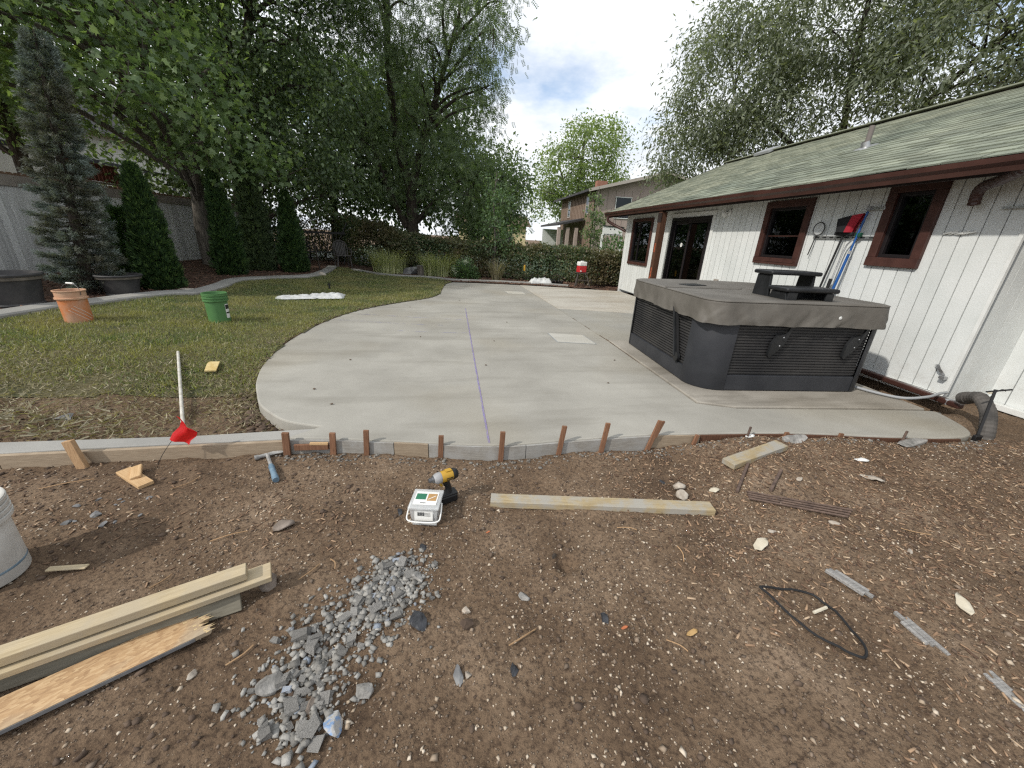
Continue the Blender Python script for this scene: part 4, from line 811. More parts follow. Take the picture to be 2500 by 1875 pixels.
# near maple with broad lobed leaves
tree('maple_tree','broad leafed maple with pale trunk between fence and arborvitae',(-7.35,13.4),[([(-7.35,13.4,.2),(-7.38,13.35,1.2),(-7.30,13.3,2.4),(-7.6,13.1,3.6),(-7.5,12.8,5.2),(-7.2,12.4,6.8)],.26,.06),([(-7.3,13.3,2.2),(-6.8,12.8,3.2),(-6.0,12.0,4.6)],.12,.04)],
     [((-7.6,11.6,5.0),(2.6,2.6,1.6)),((-6.0,9.8,4.2),(1.5,1.5,.9)),((-9.2,9.6,5.0),(2.2,2.4,1.5)),((-7.2,12.3,6.9),(2.9,2.8,1.6)),((-5.4,11.6,3.2),(1.3,1.2,.75)),((-8.2,8.6,5.8),(2.2,1.8,1.2)),((-6.3,12.3,3.1),(1.8,.9,.4))],320,46,MAPLE,.135,M['maple'],.22,'barkl',.36,.35,limbs=34)
tree('tall_locust_tree','tall dark trunked tree rising behind the arborvitae',(-6.9,15.2),[([(-6.9,15.2,.2),(-6.9,15.1,2.0),(-6.75,15,3.8),(-6.7,15,5.2),(-6.4,14.9,7),(-6.0,14.8,9.2)],.36,.12),([(-6.75,15,4.2),(-7.3,14.8,5.6),(-7.8,14.6,7.6)],.2,.08),([(-6.7,15,4.9),(-5.8,14.6,6.4),(-5.2,14.2,8.2)],.18,.06)],
     [((-5.9,14.6,7.4),(3.0,2.4,2.2)),((-4.6,14.2,4.9),(1.8,1.6,1.7)),((-7.8,14.6,8.6),(2.5,2.0,1.9)),((-5.4,13.9,9.4),(2.8,2.2,1.6)),((-4.3,14.0,3.0),(1.4,1.2,1.0)),((-5.6,14.8,3.9),(1.2,1.0,.9))],560,74,OVAL,.13,M['ash'],.3,'bark',.42,.45,limbs=36)
tree('honey_locust_tree','honey locust with hanging fronds and forked trunk behind the hedge',(-1.75,17.3),[([(-1.75,17.3,.0),(-1.7,17.2,1.6),(-1.72,17.1,3.0),(-2.1,17,4.6),(-2.2,16.6,7),(-2.0,16.2,9.5)],.30,.08),([(-1.72,17.1,2.8),(-1.2,16.9,4.4),(-.5,16.4,6.2),(.2,15.8,8.0)],.2,.05),([(-1.9,17.2,1.6),(-2.6,17.3,3.0),(-3.2,17.2,5)],.16,.05)],
     [((-1.2,15.6,8.3),(2.8,2.0,1.9)),((.6,14.8,7.9),(1.3,1.4,1.5)),((-2.8,16.4,6.2),(2.3,1.8,2.2)),((-.3,15.8,5.6),(1.55,1.4,1.6)),((-.1,16.2,3.6),(1.2,1.1,1.3)),((-2.6,16.8,3.6),(2.0,1.5,1.3)),((.9,15.4,6.4),(.7,.8,1.1)),((-3.8,15.8,9.0),(2.2,1.8,1.7)),((.95,15.6,4.9),(.55,.7,.8)),((1.3,16.6,2.9),(1.1,.9,1.1)),((.4,16.8,2.2),(1.1,.8,.8))],640,28,PINN,.24,M['locust'],.26,'bark',.40,.75,limbs=40,flat=.9)
def far(p,k=1.28): return (p[0]*k,p[1]*k,max(0,(p[2]-1.4)*k+1.4))
tree('far_green_tree','yellow green tree standing left of the tan house roof',(13.0,44.2),[([far(p) for p in ((10.2,34.5,0),(10.2,34.5,3),(10.3,34.5,6),(10.4,34.5,9.6))],.35,.08),([far(p) for p in ((10.2,34.5,3),(9.0,34.3,5.6),(8.2,34,7.4))],.18,.05),([far(p) for p in ((10.2,34.5,3.4),(11.8,34.3,6),(12.6,34,8))],.18,.05)],
     [(far(c),tuple(1.28*q for q in r)) for c,r in (((11.2,34.3,8.6),(2.4,2.0,2.2)),((8.6,34.3,6.6),(1.9,1.8,2.1)),((12.2,34.3,6.2),(1.8,1.8,1.7)),((10.0,34.3,4.4),(2.6,2.0,1.6)),((7.3,34.3,4.4),(1.2,1.5,1.4)))],280,64,OVAL,.29,M['lime'],.35,'barkl',.62,.3,limbs=34)
tree('siberian_elm_tree','large grey green elm spreading above the white house roof',(14.5,14.5),[([(14.5,14.5,0),(14.4,14.4,2.5),(14.0,14.2,4.5),(13.2,14,7.5),(12.8,13.8,10.5)],.2,.05),([(14.2,14.3,3.4),(12.2,14.8,5.2),(10.2,15.6,6.6)],.16,.04),([(14.2,14.3,3.6),(14.4,12,6),(14.2,10,7.4)],.16,.04)],
     [((12.6,13.6,8.8),(3.2,2.8,2.4)),((10.0,15.4,6.6),(1.9,2.2,2.2)),((13.6,10.6,6.4),(2.4,2.6,1.9)),((11.4,14.6,5.2),(2.6,2.0,1.3)),((15.5,8.6,6.2),(2.2,2.6,1.9)),((9.0,16.4,5.0),(1.3,1.4,1.4)),((13.0,12.0,11.0),(3.0,2.8,1.8)),((9.4,15.6,8.3),(1.1,1.2,1.0))],880,110,SLIM,.185,M['elm'],.12,'bark',.42,.5,limbs=60)
# trees beyond the fence that close the view
for k,(nm,lb,b,h,w,mt) in enumerate((('backdrop_tree','dark leafy tree behind the fence at the far left',(-12.5,8.0),8.5,2.6,'ash'),('backdrop_tree','dense tree behind the fence next to the timbered house',(-12.5,14.5),9.5,2.8,'maple'),('backdrop_tree','dark tree behind the end of the fence',(-10.5,20.5),9.5,3.0,'ash'),('backdrop_tree','dense dark tree beyond the garden chair',(-5.8,21),9,3.0,'ash'),('backdrop_tree','bushy dark tree right behind the honey locust',(-2.4,22.5),8.5,2.6,'ash'),('backdrop_tree','thin leafy tree beyond the hedge centre',(1.6,21.5),5.4,1.5,'locust'))):
    x,y=b; lo=(3.2 if k<2 else 1.6)
    tree(nm,lb,b,[([(x,y,0),(x+.1,y,h*.3),(x,y,h*.6),(x+.2,y,h*.9)],.25,.06)],[((x,y,h*.62),(w,w,h*.26)),((x-w*.5,y-.5,h*.82),(w*.8,w*.7,h*.18)),((x+w*.5,y-.6,h*.78),(w*.8,w*.7,h*.2)),((x+w*.3,y-.6,h*.42 if lo<2 else h*.55),(w*.8,w*.8,h*.18)),((x-w*.4,y-.4,h*.36 if lo<2 else h*.5),(w*.8,w*.8,h*.16))],230,70,OVAL,.24 if k in (2,3,4) else .18,M[mt],.24,sig=.5,group='trees closing the view behind the yard',limbs=22)
for nm,lb,b,h in (('young_pear_tree','slender young tree with sparse leaves before the hedge',(1.35,14.2),3.4),('climbing_tree','slender leafy tree against the tan house wall',(8.9,25.5),4.6)):
    x,y=b; tree(nm,lb,b,[([(x,y,0),(x+.05,y,h*.35),(x-.03,y,h*.7),(x+.05,y,h)],.05,.012)],[((x,y,h*.72),(h*.13,h*.13,h*.22)),((x+.1,y,h*.45),(h*.17,h*.15,h*.18)),((x-.1,y,h*.93),(h*.08,h*.08,h*.1)),((x+h*.12,y,h*.3),(h*.1,h*.1,h*.1))],70,26,OVAL,.10 if h<4 else .15,M['shrub'] if h<4 else M['locust'],.12,'barkl',.16,.3,.3,limbs=22)
# ------------------------------------------------------------------ conifers
def conifer(name,label,base,h,r,n,tmpl,size,mat,shape,up,group=None,trunk=True,lean=(0,0),skirt=.0,rough=.12):
    x,y=base; z=hz(x,y); t=thing(name,label,'tree',(x,y,z),group=group)
    MB().tube([(x,y,z-.05),(x+lean[0]*.5,y+lean[1]*.5,z+h*.5),(x+lean[0],y+lean[1],z+h*.97)],[.05+.012*h,.03+.008*h,.008],8).build('trunk',M['bark'],t,True,sm=True)
    f=rng.random(n)**(1.15); zz=skirt+f*(h-skirt); a=rng.random(n)*2*math.pi; prof=shape(f); lump=1+rough*np.sin(a*3+zz*4+1)+rough*.9*np.sin(a*5-zz*7)+rough*.8*rng.normal(size=n); rr=r*prof*lump*(.25+.75*rng.random(n)**.5)
    P=np.stack([x+lean[0]*f+rr*np.cos(a),y+lean[1]*f+rr*np.sin(a),z+zz],1); out=np.stack([np.cos(a),np.sin(a),np.full(n,up)],1)+rnd(n)*.35; nn=np.stack([np.cos(a),np.sin(a),np.full(n,.4)],1)+rnd(n)*.6
    cloud('crown',*tmpl,P,frames(out,nn+rnd(n)*.2,size*(.7+.6*rng.random(n))),mat,t); return t
tap=lambda f:np.where(f<.12,.8+f*1.8,np.clip(1.03*(1-f)**.5,0.02,1))
egg=lambda f:np.where(f<.14,.78+f*1.5,np.clip(1.05*(1-f)**.55,.05,1))
def spruce(base,h,r,nb,ns):
    x,y=base; z=hz(x,y); t=thing('blue_spruce','tall narrow blue grey spruce in front of the left fence','tree',(x,y,z)); lean=np.array([.35,.1])
    mb=MB().tube([(x,y,z-.05),(x+.17,y+.05,z+h*.5),(x+.35,y+.1,z+h*.98)],[.09,.06,.01],8); P=[];D=[];N=[]
    for k in range(nb):
        f=.03+.95*(k/nb)**1.05; a=k*2.4+random.uniform(-.3,.3); L=r*(1.02-f)**.55*random.uniform(.75,1.2); c,s=math.cos(a),math.sin(a); o=np.array([x+lean[0]*f,y+lean[1]*f,z+f*h])
        dip=lambda u:-.16*L*u+.20*L*u*u*u; e=[o+np.array([c*L*u,s*L*u,dip(u)]) for u in (0,.5,1)]; mb.tube([tuple(q) for q in e],[.014,.008,.003],4,False)
        m=int(ns*(.3+L/r)); u=rng.random(m)**.6; sd=rng.choice([-1,1],m); w=.34*L*(1.05-u)*rng.random(m)**.7*sd; q=o+np.stack([c*L*u-s*w,s*L*u+c*w,dip(u)+.025*rng.normal(size=m)-.05*np.abs(w)],1); P.append(q); D.append(np.stack([c*.8-s*sd*.7,s*.8+c*sd*.7,np.full(m,.12)],1)+rnd(m)*.25); N.append(np.array([0,0,1.])+rnd(m)*.4)
    mb.build('trunk',M['bark'],t,True,sm=True); P,D,N=map(np.concatenate,(P,D,N)); cloud('crown',*SPRAY,P,frames(D,N,.125*(.7+.6*rng.random(len(P)))),M['spruce'],t)
spruce((-6.32,7.75),3.8,.46,125,95)
conifer('arborvitae','large dark arborvitae nearest the small black planter',(-5.74,8.65),2.15,.33,6500,FAN,.11,M['thuja'],egg,1.4,'dark green arborvitae along the bed')
conifer('arborvitae','middle arborvitae beside the maple trunk',(-5.85,11.45),2.4,.34,5600,FAN,.12,M['thuja'],egg,1.4,'dark green arborvitae along the bed')
conifer('arborvitae','narrow arborvitae nearest the resin garden chair',(-4.85,13.0),2.2,.36,5200,FAN,.12,M['thuja'],egg,1.4,'dark green arborvitae along the bed')
conifer('tall_juniper','taller shaded juniper rising right behind the middle arborvitae',(-5.75,12.9),3.5,.38,3200,FAN,.17,M['ash'],egg,1.3)
conifer('small_yew','short dark yew bush left of the large arborvitae',(-6.6,9.35),1.4,.30,1800,SPRAY,.2,M['thuja'],egg,.5)
conifer('small_spruce','low spruce branches at the left edge above the big planter',(-7.6,6.6),.95,.35,900,SPRAY,.22,M['spruce'],egg,.1)
def hedge():
    t=thing('hedge','long dense hedge across the far end of the yard','hedge',(2,14.4,0)); C=spline([(-4.9,19.3),(-3.3,17.3),(-1.8,15.9),(-.2,15.05),(2,14.5),(4.8,13.7),(6.6,13.1)],6); C=np.array(C)
    n=62000; u=rng.random(n)*(len(C)-1); i=np.floor(u).astype(int); i=np.minimum(i,len(C)-2); p=C[i]+(C[i+1]-C[i])*(u-i)[:,None]; d=unit(C[i+1]-C[i]); nr=np.stack([-d[:,1],d[:,0]],1)
    top=np.interp(p[:,0],[-4.9,-3.3,-1.7,0,2,4.8,6.6],[1.95,1.70,1.28,1.14,1.12,1.12,1.0])+.10*fbm(p[:,0]*1.6,p[:,1]*1.6,8)*3+.0
    a=rng.random(n)*math.pi*1.0; rad=.55+.12*np.sin(p[:,0]*3)+.10*rng.normal(size=n)*.6+.35*fbm(p[:,0]*2.5+a*2,a*3,12,3); k=(.55+.45*rng.random(n)**.4)
    off=-np.cos(a)*rad*k; zz=np.where(rng.random(n)<.6,rng.random(n)*top,top*(.62+.38*np.sin(a)*k)+.05*rng.normal(size=n)); side=np.where(zz<top*.75,np.sign(rng.random(n)-.25)*-1*rad*k,off)
    P=np.concatenate([p+nr*side[:,None],zz[:,None]+.03],1); dd=rnd(n)+np.concatenate([nr*side[:,None],np.full((n,1),.4)],1); cloud('foliage',*OVAL,P,frames(dd,rnd(n)*.8+np.array([0,-.3,.6]),.085*(.6+.8*rng.random(n))),M['hedge'],t)
    mb=MB()
    for k in range(40):
        q=C[int(k*(len(C)-1)/40)]; h=float(np.interp(q[0],[-4.9,-1.7,6.6],[1.7,1.2,1.0])); mb.tube([(q[0],q[1],-.05),(q[0]+random.uniform(-.15,.15),q[1]+random.uniform(-.1,.1),h*.5),(q[0]+random.uniform(-.3,.3),q[1]+random.uniform(-.2,.2),h*.9)],[.03,.02,.006],5,False)
    struct(mb.build('stems',M['bark'],t,True),'stuff')
hedge()
def blades(n,base,spread,hmin,hmax,width,bend,seg=4):
    V=[];F=[]; bx,by,bz=base
    for k in range(n):
        a=random.random()*6.283; r=spread*random.random()**.6; x=bx+r*math.cos(a)*.6; y=by+r*math.sin(a)*.6; h=random.uniform(hmin,hmax); a2=a+random.uniform(-.7,.7); out=bend*h*random.uniform(.3,1.1); w=width*random.uniform(.7,1.3); px,py=-math.sin(a2)*w,math.cos(a2)*w; b=len(V)
        for i in range(seg+1):
            f=i/seg; q=out*f*f; z=bz+h*(f-.22*f**3*(bend>.3)); ww=1-f*.92; V+=[(x+math.cos(a2)*q-px*ww,y+math.sin(a2)*q-py*ww,z),(x+math.cos(a2)*q+px*ww,y+math.sin(a2)*q+py*ww,z)]
        F+=[(b+2*i,b+2*i+1,b+2*i+3,b+2*i+2) for i in range(seg)]
    return V,F
for lb,b,sp,h0,h1,n,mt in (('pale green ornamental grass clump left of the grey boulder',(-2.33,14.9),.95,.6,1.15,950,'reed'),('pale green ornamental grass clump right of the short log',(-.55,14.4),1.0,.6,1.1,1050,'reed'),('dry straw coloured grass clump at the far patio edge',(1.38,13.2),.28,.5,1.0,170,'reeddry')):
    z=hz(*b); t=thing('grass_clump',lb,'ornamental grass',(b[0],b[1],z),group='ornamental grass clumps'); V,F=blades(n,(b[0],b[1],z),sp,h0,h1,.009,.62); MB().add(V,F).build('blades',M[mt],t,True)
def shrub(name,label,b,r,h,n,mat,flowers=0,size=.08):
    z=hz(*b); t=thing(name,label,'shrub',(b[0],b[1],z)); mb=MB()
    for k in range(9): a=k*.7; mb.tube([(b[0],b[1],z),(b[0]+r*.4*math.cos(a),b[1]+r*.4*math.sin(a),z+h*.5),(b[0]+r*.7*math.cos(a),b[1]+r*.7*math.sin(a),z+h*.85)],[.015,.01,.004],5,False)
    mb.build('stems',M['bark'],t,True); u=rnd(n); u[:,2]=np.abs(u[:,2]); k=rng.random(n)**.4; P=np.array([b[0],b[1],z])+u*np.array([r,r,h])*k[:,None]*(1+.15*np.sin(u[:,0:1]*7+u[:,1:2]*5)); cloud('leaves',*OVAL,P,frames(u+rnd(n)*.6,rnd(n)*.5+np.array([0,0,.8]),size*(.7+.6*rng.random(n))),mat,t)
    if flowers:
        u=rnd(flowers); u[:,2]=np.abs(u[:,2])*.8+.3; C=np.array([b[0],b[1],z])+unit(u)*np.array([r,r,h]); Q=np.repeat(C,40,0)+rng.normal(size=(flowers*40,3))*.035; cloud('flower_heads',*OVAL,Q,frames(rnd(len(Q)),rnd(len(Q)),np.full(len(Q),.035)),M['flower'],t)['kind']='stuff'
shrub('hydrangea','green hydrangea with pale flower heads at the far bed',(.35,13.7),.48,.62,1500,M['shrub'],14)
shrub('leafy_bush','yellow green bush rising behind the right end of the hedge',(6.3,14.8),1.0,1.75,2600,M['shrub'],0,.12)
shrub('leafy_bush','dark bush filling the bed behind the garden chair',(-5.7,18.6),1.5,1.9,4200,M['hedge'],0,.10)
shrub('leafy_bush','dark bush at the end of the board fence',(-7.6,18.9),1.2,2.4,3600,M['ash'],0,.12)
shrub('ground_plant','small sprig of leaves by the maple trunk',(-6.7,12.6),.3,.35,160,M['shrub'],0,.1)

# ------------------------------------------------------------------ lawn grass
def grass():
    n=240000; x=rng.uniform(-6.3,0,n); y=rng.uniform(3.2,15.6,n); lim=3.75+.55*fbm(x*1.1,y*.4,21,3)*2+.3*fbm(x*5,y*5,2,2); den=1/(1+np.exp(-(y-lim)/.14)); k=inpoly(x,y,LAWN)&(rng.random(n)<np.clip(den,0,1)*np.clip(1.25-y/22,.5,1)); x,y=x[k],y[k]; n=len(x)
    P=np.stack([x,y,Hn(x,y)+.004],1); d=rnd(n)*.75; d[:,2]=np.abs(d[:,2])+.45; cl=.75+.9*np.clip(fbm(x*2.6,y*2.6,31,3)+.35,0,1); tv=[(-.07,0,0),(.07,0,0),(.055,.55,.06),(-.055,.55,.06),(0,1,.22)]; tf=[(0,1,2,3),(3,2,4)]
    struct(cloud('grass',tv,tf,P,frames(d,rnd(n),.040*cl*(.6+.8*rng.random(n))),M['grass']),'stuff','green lawn grass beside the patio')
    n=60000; x=rng.uniform(-6.3,-1.0,n); y=rng.uniform(2.75,5.6,n); w=np.exp(-((y-3.9-.3*fbm(x*2,y*2,5)*2)/.75)**2)*.9*np.clip(.35+1.6*fbm(x*2.2,y*2.2,17,3)+.4,0,1)+.08; k=(~inpoly(x,y,MAIN))&(rng.random(n)<w); x,y=x[k],y[k]
    t=rng.random(2600); L=np.array(LEFT); i=(t*(len(L)-12)).astype(int); q=L[i]+rng.normal(size=(2600,2))*.09-np.array([.14,0]); q=q[~inpoly(q[:,0],q[:,1],MAIN)]; x=np.concatenate([x,q[:,0]]); y=np.concatenate([y,q[:,1]]); n=len(x)
    P=np.stack([x,y,Hn(x,y)+.012],1); d=rnd(n); d[:,2]=np.abs(d[:,2])*.35; struct(cloud('straw',tv,tf,P,frames(d,rnd(n)+np.array([0,0,1.]),.042*(.4+rng.random(n))),M['straw']),'stuff','dry straw coloured grass at the edge of the lawn')
    n=900; cx=np.array([[-3.25,3.05],[-2.75,2.9],[-4.2,3.3]])[rng.integers(0,3,n)]; x=cx[:,0]+rng.normal(size=n)*.28; y=cx[:,1]+rng.normal(size=n)*.12; P=np.stack([x,y,Hn(x,y)+.02+.05*np.exp(-((x-cx[:,0])/.2)**2)*rng.random(n)],1); d=rnd(n); d[:,2]*=.3; struct(cloud('dry_roots',tv,tf,P,frames(d,rnd(n)+np.array([0,0,1.]),.07*(.4+rng.random(n))),M['reeddry']),'stuff','dry roots and stems heaped behind the concrete strip')
grass()
ICO=None
def ico(sub=1):
    bm=bmesh.new(); bmesh.ops.create_icosphere(bm,subdivisions=sub,radius=1); V=[tuple(v.co) for v in bm.verts]; F=[tuple(v.index for v in f.verts) for f in bm.faces]; bm.free(); return V,F
def rocky(seed,sub=2,amp=.28,sq=(1,1,1),planes=9):
    r=np.random.default_rng(seed); V,F=ico(sub); V=np.array(V); n=unit(r.normal(size=(planes,3))); o=r.uniform(.42,.82,planes)
    for k in range(planes):
        d=V@n[k]; V=V-np.maximum(d-o[k],0)[:,None]*n[k]
    V=V*(1+amp*.25*r.normal(size=(len(V),1)))*np.array(sq); return V,F
def variants(n,seed,**k): return [rocky(seed+i,**k) for i in range(n)]
def scatter(name,P,size,mat,label,templates,flat=(1,1,.6),sink=.3):
    V=[];F=[];off=0; N=len(P); pick=rng.integers(0,len(templates),N)
    Vs=[];Ls=[]
    for i,(tv,tf) in enumerate(templates):
        q=pick==i; m=q.sum()
        if not m: continue
        tv=np.array(tv); K=len(tv); a=rng.random(m)*6.283; c,s_=np.cos(a),np.sin(a); S_=size[q][:,None]*np.array(flat)*(.75+.5*rng.random((m,3))); Rm=np.zeros((m,3,3)); Rm[:,0,0]=c; Rm[:,0,1]=-s_; Rm[:,1,0]=s_; Rm[:,1,1]=c; Rm[:,2,2]=1
        vv=np.einsum('nij,nkj->nki',Rm,tv[None]*S_[:,None,:])+(P[q]+np.stack([np.zeros(m),np.zeros(m),size[q]*flat[2]*(1-sink)-size[q]*flat[2]*.35],1))[:,None]
        fl=np.concatenate([np.array(f) for f in tf]); Ls.append(((fl[None]+np.arange(m)[:,None]*K)+off).ravel()); Vs.append(vv.reshape(-1,3)); off+=m*K
    me=npmesh(name,np.concatenate(Vs),np.full(sum(len(l) for l in Ls)//3,3),np.concatenate(Ls)); return struct(link(name,me,mat),'stuff',label)
SOIL_OK=lambda x,y:~(inpoly(x,y,MAIN)|inpoly(x,y,PAD)|inpoly(x,y,STRIP))
def dirt_detail():
    t0=[]
    for s_ in range(6):
        q=np.random.default_rng(s_); t0.append((np.array([(1,0,0),(-1,0,0),(0,1,0),(0,-1,0),(0,0,1),(0,0,-1)])*q.uniform(.7,1.2,(6,1))+q.normal(size=(6,3))*.18,[(0,2,4),(2,1,4),(1,3,4),(3,0,4),(2,0,5),(1,2,5),(3,1,5),(0,3,5)]))
    t1=variants(6,100,sub=1,amp=.3); n=52000; x=rng.uniform(-3.6,4.6,n); y=rng.uniform(.35,2.75,n)*1.0; y=.35+(y-.35)*rng.random(n)**.12
    k=SOIL_OK(x,y)&(y<np.interp(x,FX,FY)-.03)&(rng.random(n)<np.clip(.55+1.5*fbm(x*1.7,y*1.7,41,4),.06,1)); x,y=x[k],y[k]; s=.003+.0062*rng.random(len(x))**2.8; s=np.where(rng.random(len(x))<.035,s*1.9,s); scatter('pebbles',np.stack([x,y,Hn(x,y)],1),s,M['pebble'],'small tan pebbles strewn over the bare soil',t0)
    n=9000; x=rng.uniform(-3.6,4.6,n); y=rng.uniform(.35,2.7,n); k=SOIL_OK(x,y)&(y<np.interp(x,FX,FY)-.02)&(rng.random(n)<np.clip(.45+1.8*fbm(x*1.3,y*1.3,55,4),.08,1)); x,y=x[k],y[k]; s=.004+.015*rng.random(len(x))**3; scatter('soil_clods',np.stack([x,y,Hn(x,y)],1),s,M['clod'],'loose brown soil clods over the bare ground',t1)
    n=800; u=rng.integers(0,len(FRONT)-6,n); q=np.array(FRONT)[u]; x=q[:,0]+rng.normal(size=n)*.06; y=q[:,1]-.045-np.abs(rng.normal(size=n))*.05; s=.004+.014*rng.random(n)**2.5; scatter('cement_crumbs',np.stack([x,y,Hn(x,y)],1),s,M['crumb'],'grey cement crumbs along the form boards',t1)
    n=1800; x=rng.uniform(-5,-1.2,n); y=rng.uniform(2.7,4.0,n); k=SOIL_OK(x,y); x,y=x[k],y[k]; s=.004+.016*rng.random(len(x))**3; scatter('soil_lumps',np.stack([x,y,Hn(x,y)],1),s,M['clod'],'dark soil lumps between lawn and concrete strip',t1)
    n=900; t=rng.integers(20,len(LEFT)-2,n); q=np.array(LEFT)[t]; x=q[:,0]-np.abs(rng.normal(size=n))*.10; y=q[:,1]+rng.normal(size=n)*.06; k=~inpoly(x,y,MAIN); x,y=x[k],y[k]; scatter('edge_soil',np.stack([x,y,Hn(x,y)],1),.008+.03*rng.random(len(x))**2,M['clod'],'dark soil crumbs along the curved patio edge',t1)
    tv=[(-.5,-.12,-.05),(.5,-.10,-.05),(.46,.13,-.05),(-.48,.11,-.05),(-.48,-.10,.05),(.47,-.09,.06),(.44,.11,.05),(-.46,.10,.05)]; tf=[(0,3,2,1),(4,5,6,7),(0,1,5,4),(1,2,6,5),(2,3,7,6),(3,0,4,7)]
    def chips(name,x,y,size,mat,label,zoff=.004):
        n=len(x); d=rnd(n); d[:,2]*=.22; nn=rnd(n)*.35; nn[:,2]=1; P=np.stack([x,y,Hn(x,y)+zoff],1); Rm=frames(d,nn,size*(.35+1.0*rng.random(n)**1.6)); Rm=Rm[:,:,[1,0,2]]; struct(cloud(name,tv,tf,P,Rm,mat),'stuff',label)
    n=26000; x=rng.uniform(.9,6.2,n); y=rng.uniform(.3,2.6,n); F=np.interp(x,FX,FY); w=sst(1.0,2.0,x+.35*(y-1.2)+.5*fbm(x*1.5,y*1.5,61,3))*np.clip(.6+1.6*fbm(x*1.4,y*1.4,66,3),.1,1); k=SOIL_OK(x,y)&(y<F-.03)&(rng.random(n)<w); chips('wood_chips',x[k],y[k],.030,M['woodchip'],'wood chips and bark strewn over the soil at right')
    n=6500; x=rng.uniform(-3.6,.2,n); y=rng.uniform(.9,2.5,n); w=np.exp(-((y-1.95+.12*(x+1.5))/.28)**2)*np.clip(.7+1.6*fbm(x*2,y*2,71,3),.05,1); k=SOIL_OK(x,y)&(rng.random(n)<w)&(x<-.45); chips('straw_chips',x[k],y[k],.026,M['woodchip'],'pale chaff and straw bits on the soil at left')
    n=9000; x=rng.uniform(-8.4,-3.9,n); y=rng.uniform(3.5,17.5,n); k=inpoly(x,y,BED); x,y=x[k],y[k]; chips('bark_mulch',x,y,.085,M['chip'],'dark brown bark mulch in the planting bed',.02)
    n=4000; x=rng.uniform(-1,6,n); y=rng.uniform(12,14.5,n); k=inpoly(x,y,BED); x,y=x[k],y[k]; chips('bark_mulch_far',x,y,.09,M['chip'],'dark bark mulch below the far hedge',.02)
dirt_detail()
def shard(seed):
    r=np.random.default_rng(seed); V=np.array([(a,b,c) for a in(-1,1) for b in(-1,1) for c in(-1,1)],float)*r.uniform(.45,1.0,(8,3)); V*=np.array([1,r.uniform(.6,.95),r.uniform(.4,.7)]); q=[(0,1,3,2),(4,6,7,5),(0,4,5,1),(2,3,7,6),(0,2,6,4),(1,5,7,3)]
    return V,[t for a,b,c,d in q for t in (((a,b,c),(a,c,d)) if r.random()<.5 else ((a,b,d),(b,c,d)))]
RV=[]
for s_ in range(8):
    V,F=shard(300+s_); me=bpy.data.meshes.new('rubble_chunk'); me.from_pydata([tuple(v) for v in V],[],F); me.update(); me.materials.append(M['rubble1']); RV.append(me)
def rock(name,label,cat,x,y,sz,mat,seed,sq=(1,.75,.55),rz=0,group=None,sub=3,tilt=(0,0),sink=.25):
    V,F=rocky(seed,sub=sub,amp=.10,sq=sq,planes=10); me=bpy.data.meshes.new(name); me.from_pydata([tuple(v*sz) for v in V],[],F); me.update(); smooth(me,32); o=link(name,me,M[mat]); o.location=(x,y,hz(x,y)+sz*sq[2]*(1-sink)*.7); o.rotation_euler=(tilt[0],tilt[1],rz); return tag(o,label,cat,group)
